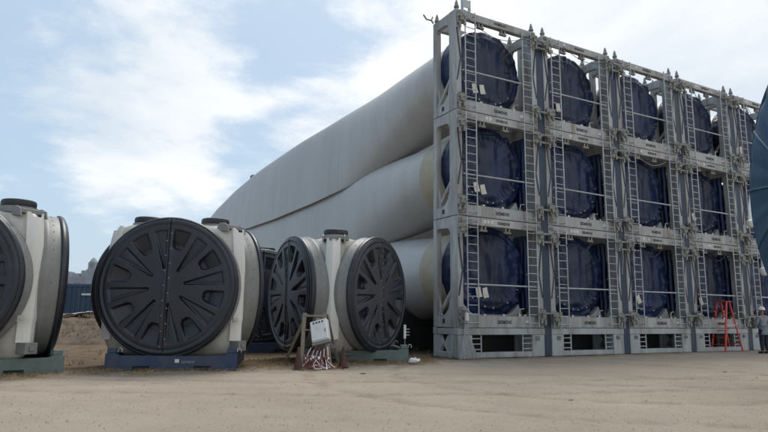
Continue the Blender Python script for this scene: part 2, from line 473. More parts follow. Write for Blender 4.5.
def far_building():
    t = empty('far_building', (-62, 120, 0), 0)
    tag(t, 'hazy grey building with an uneven roofline behind the dark blue container', 'building')
    MB().box(-13, 10, 0, 14, 0, 8.1).build('wall', M['far'], t)
    for k, (x0, x1, h) in enumerate([(-12, -9, 1.2), (-8, -6.2, .6), (-5, -2.2, 1.1), (-1.3, 0.2, .7), (.6, 1.4, 1.3), (2.1, 3.4, .8), (4.2, 6.6, 1.4), (7.4, 9, .7)]):
        MB().box(x0, x1, 1, 4, 8.1, 8.1 + h).build('roof_block', M['far'], t)
    for k in range(11):
        for z in (2.2, 5.6):
            w = MB().box(-12 + k * 2, -11.1 + k * 2, -.06, .1, z, z + 1.3).build('window', M['far_dark'], t)
    t = empty('far_tower', (-57.6, 118, 0), 0)
    tag(t, 'slim hazy grey tower rising right of the far grey building', 'tower')
    m = MB(); m.box(-.9, .9, -.9, .9, 0, 9.4).build('shaft', M['far'], t)
    MB().box(-.7, .7, -.7, .7, 9.4, 10.8).build('belfry', M['far'], t)
    MB().box(-.3, .3, -.76, -.7, 9.7, 10.5).build('opening', M['far_dark'], t)
    MB().lathe([(.85, 10.8), (.55, 11.3), (.3, 11.6), (0.05, 11.8)], 8).build('spire', M['far'], t)
far_building()

# ------------------------------------------------------------------ racks
YAW = 0.5017
RX, RY = 2.2344, 17.825
W, GAP, D, PED, T = 3.4045, 0.3288, 1.3213, 0.892, 3.4
ca, sa = math.cos(YAW), math.sin(YAW)
def rack_pt(a, b, z=0): return (RX + a * ca - b * sa, RY + a * sa + b * ca, z)
BH, TH = 0.36, 0.27

letter_me = text_mesh('SIEMENS', 0.15, M['ink'], 0.003, 0.002)
white_me = text_mesh('■ ■ ■', 0.12, M['paper'], 0.003)

def ladder_mesh(x0, x1, z0, z1, y, name='ladder'):
    m = MB()
    for x in (x0, x1): m.tube([(x, y, z0), (x, y, z1)], 0.021, 6)
    z = z0 + 0.12
    while z < z1 - 0.03:
        m.tube([(x0, y, z), (x1, y, z)], 0.0135, 6, caps=False); z += 0.262
    for z in (z0 + .1, (z0 + z1) / 2, z1 - .12):
        for x in (x0, x1): m.beam((x, y, z), (x, y + .09, z), .03, .03)
    return m.mesh(name, M['steel_light'], True)

def clamp_mesh(seed):
    rnd = random.Random(seed); m = MB()
    m.box(-.13, .13, -.11, 0, -.17, .15)
    m.box(-.09, .07, -.17, -.11, -.11, .07)
    m.tube([(-.19, -.13, .03), (.20, -.13, .05)], .022, 6)
    m.tube([(.02, -.17, .02), (.02, -.25, .05), (.05, -.27, -.12)], .018, 6)
    m.tube([(-.12, -.06, .19), (.12, -.06, .19)], .016, 6)
    m.box(.04, .13, -.16, -.11, -.27, -.13)
    m.box(-.12, -.05, -.14, -.1, -.33, -.17)
    return m.mesh('clamp', M['hardware'], False, bevel=.008)

def plate_with_hole(u0, u1, v0, v1, arc_r, n=6):
    pass

def make_frame():
    t = empty('root_frame')
    # posts: front ones are plates deep in b, rear ones square tubes
    for x0, x1 in ((0, .21), (W - .21, W)):
        MB().box(x0, x1, 0, .40, .0, T - .012).build('corner_post', M['steel'], t, bevel=.012)
        MB().box(x0, x1, D - .17, D, 0, T - .012).build('corner_post', M['steel'], t, bevel=.01)
    # front and rear beams between posts
    for y0, y1 in ((.012, .20), (D - .16, D - .012)):
        MB().box(.212, W - .212, y0, y1, .004, BH).build('bottom_beam', M['steel'], t, bevel=.012)
        MB().box(.212, W - .212, y0, y1, T - TH, T - .016).build('top_beam', M['steel'], t, bevel=.012)
    # side rails with rounded gussets at the near posts
    for x0, x1 in ((.012, .16), (W - .16, W - .012)):
        y0, y1 = .402, D - .172
        lo = [(y0, .006), (y1, .006), (y1, .34), (y1 - .25, .34), (y0 + .28, .40), (y0 + .10, .58), (y0 + .02, .95), (y0, .95)]
        MB().prism(lo, 'x', x0, x1).build('side_rail', M['steel'], t, bevel=.008)
        up = [(y0, T - .016), (y0, T - .62)] + [(y0 + .18 - .18 * math.cos(a), T - .62 + .26 * math.sin(a)) for a in (R(25), R(50), R(75))] + [(y0 + .22, T - .35), (y1 - .06, T - .33), (y1, T - .42), (y1, T - .016)]
        MB().prism(up, 'x', x0, x1).build('side_rail', M['steel'], t, bevel=.008)
        for s in (-1, 1):
            xx = x0 - .003 if s < 0 else x1 + .003
            MB().box(xx - .003, xx + .003, y0 + .30, y0 + .42, .12, .26).build('pocket', M['dark'], t)
    # brace running down inside the open side
    for x in (.09, W - .09):
        MB().beam((x, D - .2, .36), (x, .42, 1.12), .07, .10).build('brace', M['steel'], t)
        MB().beam((x, D - .19, .98), (x, D - .32, .36), .05, .08).build('brace', M['steel'], t)
    # cradle under the blade root
    m = MB(); c = (W / 2, 1.62); n = 14; r = 1.42
    inner = [(c[0] + r * math.sin(a), c[1] - r * math.cos(a)) for a in np.linspace(-R(52), R(52), n)]
    poly = [(c[0] - 1.25, .366)] + inner[0:] + [(c[0] + 1.25, .366)]
    poly = [(x, max(z, .40)) for x, z in poly[1:-1]]
    poly = [(poly[0][0] - .16, .37)] + poly + [(poly[-1][0] + .16, .37)]
    m.prism(poly, 'y', .55, .75); m.build('cradle', M['steel_light'], t)
    # ladders, handrail bar
    for x0, x1 in ((.30, .70), (W - .70, W - .30)):
        me = ladder_mesh(x0, x1, .03, T - .05, -.09)
        link('ladder', me, t)
    MB().tube([(.22, -.045, 1.30), (W - .22, -.045, 1.30)], .026, 8).build('handrail', M['steel_light'], t, True)
    # clamps on the front of the posts
    for i, (x, z) in enumerate([(.12, .42), (.12, T - .42), (W - .14, .42), (W - .14, T - .42)]):
        c_ = link('clamp', CL[i % 2], t); c_.location = (x, -.003, z)
        if i > 1: c_.scale = (-1, 1, 1)
    for x in (.12, W - .12):
        c_ = link('twist_lock', CL[2], t); c_.location = (x, -.004, .12)
        c_ = link('twist_lock', CL[2], t); c_.location = (x, -.004, T - .13)
    # lugs hanging below the top beam, small catches above the bottom beam
    for x in (.92, 1.88):
        m = MB(); m.box(x + .03, x + .09, .05, .16, T - TH - .11, T - TH - .002); m.box(x + .17, x + .23, .05, .16, T - TH - .11, T - TH - .002)
        m.box(x, x + .28, .06, .15, T - TH - .17, T - TH - .108)
        m.build('hanging_lug', M['hardware'], t, bevel=.006)
    for x in (1.0, 1.75, 2.4, 2.62):
        m = MB().box(x, x + .09, .06, .15, BH + .002, BH + .06)
        if x == 2.4: m.tube([(2.45, .1, BH + .05), (2.50, .1, BH + .22), (2.66, .1, BH + .24)], .018, 6)
        m.build('catch', M['brass'], t)
    for xa, xb in ((.03, .17), (W - .03, W - .17)):
        MB().beam((xa, -.012, 2.72), (xb, -.012, 1.72), .05, .010, (0, 1, 0)).build('strap', M['navy_strap_shade'], t)
        MB().beam((xb, -.012, 1.70), (xa, -.012, .95), .04, .010, (0, 1, 0)).build('strap', M['navy_strap_shade'], t)
    # lettering on both beams
    l = link('lettering', letter_me, t); l.location = (1.78, .008, .17); l.rotation_euler = (R(90), 0, 0)
    l = link('lettering', letter_me, t); l.location = (1.82, .008, T - .145); l.rotation_euler = (R(90), 0, 0); l.scale = (.9, .8, 1)
    for k in range(3):
        MB().box(1.02 + k * .14, 1.11 + k * .14, .006, .0115, T - .18, T - .08).build('marking', M['paper'], t)
    MB().box(2.62, 2.74, .004, .0115, .15, .23).build('marking', M['paper'], t)
    m = MB()
    for x in (.10, W - .10):
        m.box(x - .045, x + .045, .05, .14, T - .012, T + .06)
    m.build('corner_casting', M['hardware'], t, bevel=.005)
    return t

CL = [clamp_mesh(1), clamp_mesh(2), None]
m = MB(); m.box(-.075, .075, -.035, 0, -.06, .06); m.box(-.02, .03, -.06, -.035, -.035, .035)
CL[2] = m.mesh('twist_lock', M['hardware'], bevel=.006)

frame0 = make_frame(); index_kids(frame0)
ORD = ['leftmost', 'second', 'third', 'fourth', 'rightmost']
TIER = ['bottom', 'middle', 'top']
pin_me = MB().lathe([(.085, 0), (.085, .06), (.06, .08), (.055, .15), (.02, .27)], 10).mesh('corner_pin', M['hardware'], True)
for c in range(5):
    for k in range(3):
        o = frame0 if (c, k) == (0, 0) else copy_tree(frame0)
        o.location = rack_pt(c * (W + GAP), 0, PED + k * T); o.rotation_euler = (0, 0, YAW)
        vr = random.Random(c * 7 + k * 31 + 2)
        for ch in list(o.children) if (c, k) != (0, 0) else []:
            b_ = ch.name.split('.')[0]
            if b_ == 'clamp':
                ch.location.z += vr.uniform(-.10, .10); ch.location.x += vr.uniform(-.03, .03); ch.rotation_euler = (0, R(vr.uniform(-12, 12)), 0)
            elif b_ == 'catch': ch.location.x += vr.uniform(-.2, .2)
            elif b_ == 'handrail': ch.rotation_euler = (0, R(vr.uniform(-.7, .7)), 0)
            elif b_ == 'marking' and vr.random() < .45: bpy.data.objects.remove(ch)
            elif b_ == 'ladder': ch.location.z += vr.uniform(-.05, .03)
        if vr.random() < .75:
            xa, xb = vr.uniform(.25, .9), vr.uniform(1.6, W - .3); za = T - vr.uniform(.1, .4); sg = vr.uniform(.15, .7)
            MB().tube([(xa + (xb - xa) * i / 12, -.12, za - sg * math.sin(math.pi * i / 12) - .1 * i / 12) for i in range(13)], .011, 5).build('slack_cable', M['cap'] if vr.random() < .6 else M['rope'], o, True)
        if vr.random() < .6:
            xa = vr.choice([.14, W - .14]); ln_ = vr.uniform(.5, 1.3)
            MB().tube([(xa, -.2, T - .3), (xa + .05, -.22, T - .3 - ln_ * .5), (xa - .02, -.2, T - .3 - ln_)], .014, 5).build('hanging_rope', M['rope'], o, True)
        tag(o, f'grey steel root frame, {TIER[k]} of three in the {ORD[c]} stack', 'steel frame', 'steel root frames stacked in five columns')
        if k == 2:
            for x in (.10, W - .10):
                for y in (.10, D - .09):
                    p = link('corner_pin', pin_me, o); p.location = (x, y, T + .06)
        if (c, k) == (0, 2):
            m = MB(); m.box(.30, .62, .02, .14, T - .01, T + .02); m.box(.30, .335, .02, .14, T + .02, T + .42); m.box(.585, .62, .02, .14, T + .02, T + .42)
            m.box(.335, .585, .02, .05, T + .12, T + .40)
            m.build('bracket', M['steel_light'], o, bevel=.006)
            m = MB(); m.tube([(-.02, D - .05, T), (-.10, D - .04, T + .10), (-.26, D + .02, T + .13), (-.36, D + .05, T + .28)], .03, 6)
            m.tube([(-.10, D - .04, T + .10), (-.02, D, T + .26)], .025, 6)
            m.build('hook', M['hardware'], o)

def make_base():
    t = empty('base_frame'); H = PED - .012
    for x0, x1 in ((0, .52), (W - .52, W)):
        MB().box(x0, x1, 0, .40, 0, H - .20).build('end_block', M['pale'], t, bevel=.012)
    for x0, x1 in ((0, .20), (W - .20, W)):
        MB().box(x0, x1, D - .17, D, 0, H - .20).build('rear_leg', M['pale'], t, bevel=.01)
    for y0, y1 in ((-.01, .24), (D - .20, D + .01)):
        MB().box(-.012, W + .012, y0, y1, H - .198, H).build('top_beam', M['pale'], t, bevel=.012)
    MB().box(.522, W - .522, .01, .30, .0, .16).build('sill_beam', M['pale'], t, bevel=.012)
    for x0, x1 in ((.01, .16), (W - .16, W - .01)):
        MB().box(x0, x1, .402, D - .172, 0, .17).build('side_sill', M['pale'], t, bevel=.01)
        MB().box(x0, x1, .242, D - .202, H - .196, H - .02).build('side_rail', M['pale'], t, bevel=.01)
        MB().prism([(.402, .17), (.402, H - .2), (.56, H - .2), (.80, .38), (.62, .171)], 'x', x0 + .02, x1 - .02).build('gusset', M['pale'], t)
        MB().prism([(D - .172, .171), (D - .172, H - .2), (D - .30, H - .2), (.86, .40), (1.0, .171)], 'x', x0 + .02, x1 - .02).build('gusset', M['pale'], t)
    MB().box(.202, W - .202, D - .09, D - .05, .0, H - .202).build('added_dark_panel', M['dark'], t)  # dark sheet added to keep the base opening black
    for s, (x0, x1) in ((1, (.53, .88)), (-1, (W - .88, W - .53))):
        m = MB(); r = x1 if s > 0 else x0
        m.tube([(r, .05, .17), (r, .05, H - .2)], .024, 6)
        for z in (.25, .41, .57): m.tube([(x0 if s > 0 else x1, .05, z), (r, .05, z)], .018, 6)
        m.build('step_rungs', M['steel_light'], t, True)
    for x in (.3, W - .3):
        c_ = link('twist_lock', CL[2], t); c_.location = (x, -.002, H - .30)
    return t
base0 = make_base(); index_kids(base0)
for c in range(5):
    o = base0 if c == 0 else copy_tree(base0)
    o.location = rack_pt(c * (W + GAP), 0, 0); o.rotation_euler = (0, 0, YAW)
    tag(o, f'low pale grey base frame on the sand under the {ORD[c]} stack', 'base frame', 'base frames under the stacks')

# added posts stand in for the shaded frame sides; tie rods between neighbouring stacks
for c in range(4):
    x0 = c * (W + GAP) + W
    o = empty('gap_shade_post', rack_pt(x0 + GAP - .02, 0.16, 0), YAW)
    which = ['first and second', 'second and third', 'third and fourth', 'fourth and fifth'][c]
    tag(o, f'tall dark blue post added for the shaded gap between the {which} stacks', 'post', 'added shade posts between the stacks')
    H = PED + 3 * T - .45
    MB().box(-.29, -.005, -.14, .10, 0, H).build('shaft', M['navy_strap_shade'], o, bevel=.012)
    MB().box(-.285, -.015, -.145, .115, H, H + .04).build('cap', M['navy_strap_shade'], o)
    for k in range(3):
        z0 = PED + k * T
        for z in (z0 + .46, z0 + T - .35, z0 + T - .62):
            q = empty('tie_rod', rack_pt(x0 - .32, -.10, z), YAW)
            m = MB(); m.tube([(0, 0, 0), (GAP + .62, 0, 0)], .022, 6); m.tube([(.3, 0, 0), (.66, 0, 0)], .036, 8)
            m.build('rod', M['hardware'], q, True)
            for xx in (0, GAP + .62):
                MB().box(xx - .05, xx + .05, -.04, .10, -.05, .05).build('end_bracket', M['hardware'], q)
            hh = 'lower' if z == z0 + .46 else ('upper' if z == z0 + T - .35 else 'second highest')
            tag(q, f'{hh} tie rod joining the {TIER[k]} frames of the {which} stacks', 'tie rod', 'tie rods between the stacks')

# ------------------------------------------------------------------ blades
def interp(x, tab):
    for (x0, y0), (x1, y1) in zip(tab, tab[1:]):
        if x <= x1:
            s = (x - x0) / (x1 - x0); s = s * s * (3 - 2 * s) * .5 + s * .5
            return y0 + (y1 - y0) * s
    return tab[-1][1]
R0 = 1.40
TOP = [(0, R0), (3, R0), (7, 1.60), (13, 2.02), (20, 2.27), (28, 2.36), (35, 2.22), (42, 1.85), (50, 1.2), (57, .42), (60, .04)]
BOT = [(0, R0), (2.5, R0), (6, 1.78), (10, 2.16), (16, 2.25), (22, 2.2), (28, 2.0), (34, 1.6), (42, 1.15), (50, .75), (57, .34), (60, .03)]
THK = [(0, R0), (2.5, R0), (8, 1.05), (14, .68), (20, .52), (30, .36), (42, .24), (52, .13), (60, .012)]
def blade_mesh():
    bs = list(np.linspace(.72, 4, 10)) + list(np.linspace(4.8, 60, 56)); n = 56
    V = []
    for b in bs:
        tp, bt, th = interp(b, TOP), interp(b, BOT), interp(b, THK)
        mix_ = min(1, max(0, (b - 2.5) / 11)); mix_ = mix_ * mix_ * (3 - 2 * mix_)
        bend = 0.85 * (max(0, b - 12) / 32) ** 2
        for k in range(n):
            a = 2 * math.pi * k / n
            s, c = math.cos(a), math.sin(a)           # s=+1 leading edge up
            w = s * (tp if s > 0 else bt)
            cth = c * th
            # aerofoil: full near the leading edge, fine towards the trailing edge
            u = (1 - s) / 2
            prof = 2.9 * (0.2969 * math.sqrt(u) - .126 * u - .3516 * u ** 2 + .2843 * u ** 3 - .1036 * u ** 4) * 1.18
            air = (1 if c > 0 else -1) * th * prof * (.72 if c > 0 else 1.15)
            tw = mix_ * 0.15 * (1 - b / 90)
            v = cth * (1 - mix_) + air * mix_
            v, w = v * math.cos(tw) + w * math.sin(tw), -v * math.sin(tw) + w * math.cos(tw)
            V.append((v + bend, b, w))
    F = grid_faces(len(bs), n, True).tolist()
    F = [tuple(q[::-1]) for q in F] + [tuple(range(n))] + [tuple(range((len(bs) - 1) * n + n - 1, (len(bs) - 1) * n - 1, -1))]
    me = npmesh('blade_shell', V, F, M['blade'])
    return me
def ring_mesh(name, b0, b1, r, m, n=64, thick=.012):
    V = []
    for b, rr in ((b0, r - .02), (b0, r + thick), (b1, r + thick), (b1, r - .02)):
        for k in range(n):
            a = 2 * math.pi * k / n; V.append((rr * math.sin(a), b, rr * math.cos(a)))
    return npmesh(name, V, [tuple(q[::-1]) for q in grid_faces(4, n, True).tolist()], m)
def band_mesh():
    n = 56; V = []
    for b in (1.30, 1.7, 2.2, 2.65):
        tp, bt, th = interp(b, TOP), interp(b, BOT), interp(b, THK)
        for k in range(n):
            a = 2 * math.pi * k / n; s, c = math.cos(a), math.sin(a)
            e = .014 if 1.31 < b < 2.6 else .003
            V.append((c * (th + e + (.006 if b > 2.6 else 0)), b, s * ((tp if s > 0 else bt) + e)))
    return npmesh('protective_band', V, [tuple(q[::-1]) for q in grid_faces(4, n, True).tolist()], M['band'])
def cap_mesh(seed):
    # fitted tarpaulin hood pulled over the root end: domed face, folded skirt
    rs = np.concatenate([np.linspace(.02, 1.41, 30), [1.45, 1.48]]); n = 180
    V = []
    for i, r in enumerate(rs):
        for k in range(n):
            a = 2 * math.pi * k / n
            x, z = r * math.sin(a), r * math.cos(a)
            q = r / 1.48
            fold = mnoise.noise(Vector((math.sin(a) * 5 * q, math.cos(a) * 5 * q, seed))) * .05 * q
            rad = mnoise.noise(Vector((math.sin(a) * 11, math.cos(a) * 11, seed + 4))) * .09 * max(0, q - .4)
            drape = .09 * mnoise.noise(Vector((x * 3.2, z * 1.1, seed + 9)))
            ring = .035 * math.exp(-((r - 1.18) / .05) ** 2)
            y = .62 - .06 * (1 - q * q) + fold + rad + drape - ring + (.10 if i == len(rs) - 1 else (.03 if i == len(rs) - 2 else 0))
            if z < -.75: y += -.05 * math.exp(-((z + .95) / .12) ** 2)
            V.append((x, y, z))
    for j, b in enumerate(np.linspace(.76, 1.24, 12)):
        for k in range(n):
            a = 2 * math.pi * k / n
            f = mnoise.noise(Vector((math.sin(a) * 9, math.cos(a) * 9, seed + b * .8))) * .022
            rr = 1.48 + f + (.012 if j in (9, 10) else 0) - (.03 if j == 11 else 0)
            V.append((rr * math.sin(a), b, rr * math.cos(a)))
    nr = len(rs) + 12
    F = grid_faces(nr, n, True).tolist() + [tuple(range(n - 1, -1, -1))]
    return npmesh('root_hood', V, F, M['tarp'])
def paper_mesh(w, h):
    V = []
    for i in range(5):
        for j in range(5):
            x, z = (i / 4 - .5) * w, (j / 4 - .5) * h
            V.append((x, -.004 + .012 * math.sin(i * 1.3 + j), z))
    V2 = [(a, b + .005, c) for a, b, c in V]
    f = grid_faces(5, 5).tolist()
    return npmesh('label_sheet', V + V2, f + [tuple(k + 25 for k in q[::-1]) for q in f], M['paper'])
shell_me = blade_mesh(); hood_mes = [cap_mesh(s) for s in (1.3, 6.1, 12.7)]; band_me = band_mesh()
flange_me = ring_mesh('root_flange', 1.24, 1.31, 1.46, M['root']); paper_me = paper_mesh(.20, .32)
nub_me = MB().box(.52, .66, 30.3, 30.9, 2.15, 2.52).mesh('lifting_tag', M['hardware'])
V = []
for i in range(26):
    b = .43 + (D - .62) * i / 25
    for j in range(12):
        z = .62 + (T - 1.0) * j / 11
        V.append((.03 * math.sin(i * .9 + .4 * math.sin(j)) + .012 * math.sin(j * 1.7), b, z))
V2 = [(x + .012, y, z) for x, y, z in V]
f_ = grid_faces(26, 12).tolist()
shade_sheet_me = npmesh('added_shade_sheet', V + V2, f_ + [tuple(q + 312 for q in g[::-1]) for g in f_], M['tarp'])  # dark sheets added so the lower racks look shaded inside
stud_me = MB().tube([(0, -.03, 0), (0, .05, 0)], .022, 8).mesh('stud', M['brass'], True)
rb = random.Random(5)
for c in range(5):
    for k in range(3):
        zc_ = PED + k * T + 1.78
        o = empty('wind_turbine_blade', rack_pt(c * (W + GAP) + W / 2, 0, zc_), YAW)
        tag(o, f'pale turbine blade with blue root hood, {TIER[k]} one in the {ORD[c]} stack', 'turbine blade', 'turbine blades lying in the racks')
        link('blade_shell', shell_me, o)
        if k < 2: link('protective_band', band_me, o)
        if k < 2:
            for xx, yy in ((W / 2 - .24, 0),):
                cu_ = link('added_shade_sheet', shade_sheet_me, o); cu_.location = (xx, 0, -1.78)
        link('root_flange', flange_me, o)
        if (c, k) == (0, 2): link('lifting_tag', nub_me, o)
        h = link('root_hood', hood_mes[(c + k) % 3], o)
        lean = rb.uniform(-.15, .15)
        for i in range(2):
            if c > 0 and (i == 1 or (c * 5 + k * 3) % 4 < 2): continue
            p = link('label_sheet', paper_me, o)
            p.location = (-.60 + i * .25 + rb.uniform(-.04, .04), .44, -.72 + rb.uniform(-.05, .05)); p.rotation_euler = (0, R(-14) + lean, 0)
        for i in range(7):
            a = R(105 + i * 22 + rb.uniform(-9, 9))
            s_ = link('stud', stud_me, o); s_.location = (1.17 * math.sin(a), .51, 1.17 * math.cos(a))

# dark blocks added to blacken the shaded space under the lowest blades
shade_block_mb = MB(); n = 16
arc = [(1.5 * math.sin(a), 1.78 + PED - 1.52 * math.cos(a)) for a in np.linspace(-R(58), R(58), n)]
shade_block_mb.prism([(-1.66, 0), (-1.66, 1.75)] + arc + [(1.66, 1.75), (1.66, 0)], 'y', -.28, .28)
shade_block_me = shade_block_mb.mesh('shade_block_body', M['block'], bevel=.01)
foot_me = MB().box(-1.72, 1.72, -.5, .5, 0, .12).mesh('shade_block_foot', M['block'], bevel=.01)
for c in range(5):
    o = empty('added_shade_block', rack_pt(c * (W + GAP) + W / 2, 4.6, 0), YAW)
    tag(o, f'added shade saddle on the ground under the bottom blade of the {ORD[c]} stack', 'block', 'added shade blocks under the lowest blades')
    link('shade_block_body', shade_block_me, o); link('shade_block_foot', foot_me, o)

# ------------------------------------------------------------------ hubs
RC, DC, ZC = 1.50, 1.40, 1.80
def cover_mesh():
    nr, na = 84, 448
    rs = np.concatenate([np.linspace(.01, .97, nr - 4), [.98, .99, 1.0, 1.0]]) * RC
    th = np.linspace(0, 2 * np.pi, na, endpoint=False)
    Rr, A = np.meshgrid(rs, th, indexing='ij')
    q = Rr / RC
    def sm(e0, e1, x):
        t_ = np.clip((x - e0) / (e1 - e0), 0, 1); return t_ * t_ * (3 - 2 * t_)
    h = .10 - .035 * q ** 2                               # shallow dome, outward
    off = R(13)
    s45 = (A - off) / (np.pi / 4)
    dp = (s45 - np.round(s45)) * (np.pi / 4)              # angle to nearest pocket
    s2 = s45 - .5
    ds = (s2 - np.round(s2)) * (np.pi / 4)                # angle to nearest spoke
    # rounded trapezoid pockets near the rim: deep at the inner end, ramping out
    u = Rr * np.sin(dp)
    halfw = .115 + .085 * np.clip((q - .55) / .30, 0, 1) - .07 * np.clip((.62 - q) / .08, 0, 1) ** 2
    inside = sm(0, .028, halfw - np.abs(u)) * sm(0, .028, (q - .545) * RC) * sm(0, .028, (.85 - q) * RC)
    h -= inside * (.16 - .11 * np.clip((q - .62) / .20, 0, 1))
    # long wedge shaped recess on every spoke, point towards the middle
    us = np.abs(Rr * np.sin(ds))
    ww = .035 + .125 * np.clip((q - .26) / .58, 0, 1)
    wd = sm(0, .026, ww - us) * sm(0, .03, (q - .25) * RC) * sm(0, .03, (.84 - q) * RC)
    h -= wd * (.085 - .045 * np.clip((q - .3) / .5, 0, 1))
    # the floor of the wedge rises again along its middle
    md = sm(0, .05, ww - .045 - us) * sm(0, .06, (q - .34) * RC)
    h += md * wd * .010
    # joint down the middle, rim bead
    xl = Rr * np.sin(A)
    h -= .012 * np.exp(-((xl) / .010) ** 2)
    h += .008 * np.exp(-((np.abs(xl) - .045) / .03) ** 2)
    h += .02 * np.exp(-((q - .955) / .016) ** 2) * .5 - .008 * np.exp(-((q - .915) / .012) ** 2)
    h[-4] -= .004; h[-3] -= .012; h[-2] -= .03; h[-1] = -.13
    X = h; Y = Rr * np.sin(A); Z = Rr * np.cos(A)
    V = np.stack([X, Y, Z], -1).reshape(-1, 3)
    F = grid_faces(nr, na, True)[:, ::-1].tolist() + [tuple(range(na))]
    return npmesh('cover', V, F, M['cover'])
cov_me = cover_mesh()
# the moulded disc is two half panels: split the one sheet at its joint
def half(me, sign):
    m2 = me.copy(); bm = bmesh.new(); bm.from_mesh(m2)
    bmesh.ops.bisect_plane(bm, geom=bm.verts[:] + bm.edges[:] + bm.faces[:], plane_co=(0, 0, 0), plane_no=(0, sign, 0), clear_outer=True)
    bm.to_mesh(m2); bm.free(); m2.name = 'cover_panel'; return m2
half_mes = [half(cov_me, 1), half(cov_me, -1)]
m = MB()
for s in (-1, 1):
    for k in range(8):
        z = -1.22 + k * .33 + s * .08
        m.lathe([(.018, 0), (.016, .01), (.004, .016)], 6, Matrix.Translation((.105 - .035 * (z / RC) ** 2, s * .05, z)) @ Matrix.Rotation(R(90), 4, 'Y'))
rivet_me = m.mesh('rivets', M['collar'], True)
def ring_x(name, prof, mtl, n=96):
    V = [(x, r * math.sin(2 * math.pi * k / n), r * math.cos(2 * math.pi * k / n)) for x, r in prof for k in range(n)]
    me = npmesh(name, V, grid_faces(len(prof), n, True)[:, ::-1], mtl)
    return me
collar_me = ring_x('collar', [(-.60, 1.50), (-.40, 1.535), (-.36, 1.55), (-.30, 1.545), (-.285, 1.525), (-.10, 1.525), (-.08, 1.515), (-.06, 1.48), (-.06, 1.1)], M['collar'])
rim_me = ring_x('cover_rim', [(-.075, 1.46), (-.075, 1.55), (-.06, 1.56), (-.02, 1.556), (.02, 1.54), (.038, 1.515), (.036, 1.49), (-.02, 1.485)], M['cover'])
m = MB()
for k in range(40):
    a = 2 * math.pi * k / 40
    m.lathe([(.013, 0), (.012, .008), (.005, .012)], 6, Matrix.Translation((-.22, 1.525 * math.sin(a), 1.525 * math.cos(a))) @ Matrix.Rotation(-a, 4, 'X'))
bolt_me = m.mesh('collar_bolts', M['hardware'], True)

def body_mesh():
    n = 144; V = []
    prof = [(.30, .35), (.62, .24), (.80, .25), (.90, .36), (.96, .6), (.99, 1.0), (1, 1.5), (1, 2.0), (.99, 2.4), (.97, 2.75), (.935, 3.0), (.87, 3.17), (.74, 3.27), (.45, 3.32), (.02, 3.33)]
    for s, z in prof:
        for k in range(n):
            a = 2 * math.pi * k / n
            da = abs((a + math.pi / 3) % (2 * math.pi / 3) - math.pi / 3)
            # flat sides, rounded corners
            r = ((max(math.cos(da), .3) / 1.05) ** 7 + (1 / 1.88) ** 7) ** (-1 / 7)
            rr = r * (1 + .002 * math.sin(a * 5)) * s
            if z < .6: rr = min(rr, 1.75 * s + .2)
            V.append((rr * math.cos(a), rr * math.sin(a), z))
    F = grid_faces(len(prof), n, True).tolist() + [tuple(range(n - 1, -1, -1)), tuple((len(prof) - 1) * n + k for k in range(n))]
    return npmesh('body', V, F, M['hub'])
body_me = body_mesh()
def strip_mesh():
    # clean white panel that follows the rounded corner, notched at the top
    V = []; cols = 9; zs = np.linspace(.62, 3.10, 22)
    def rr(a, z):
        da = abs(a - math.pi / 3); da = math.pi / 3 - da
        r = ((max(math.cos(da), .3) / 1.05) ** 7 + (1 / 1.88) ** 7) ** (-1 / 7)
        s = 1.0 if z < 2 else 1 - .05 * ((z - 2) / 1.0) ** 2
        s = s if z > 1 else .99
        return r * s
    for side in (.045, .004):
        for i, z in enumerate(zs):
            w = .215
            for j in range(cols):
                u = j / (cols - 1) * 2 - 1
                zz = z
                if i == len(zs) - 1: zz = z + (.10 if abs(u) > .6 else 0)
                a = math.pi / 3 + u * w / 1.88
                r = rr(a, z) + side
                V.append((r * math.cos(a), r * math.sin(a), zz))
    k = len(zs) * cols; f = grid_faces(len(zs), cols).tolist()
    F = f + [tuple(x + k for x in q[::-1]) for q in f]
    nr = len(zs)
    rim = [i * cols for i in range(nr)] + [(nr - 1) * cols + j for j in range(1, cols)] + [i * cols + cols - 1 for i in range(nr - 2, -1, -1)] + [j for j in range(cols - 2, 0, -1)]
    F += [(rim[i], rim[i] + k, rim[(i + 1) % len(rim)] + k, rim[(i + 1) % len(rim)]) for i in range(len(rim))]
    me = npmesh('panel_strip', V, F, M['hub_strip'], False)
    return me
strip_me = strip_mesh()
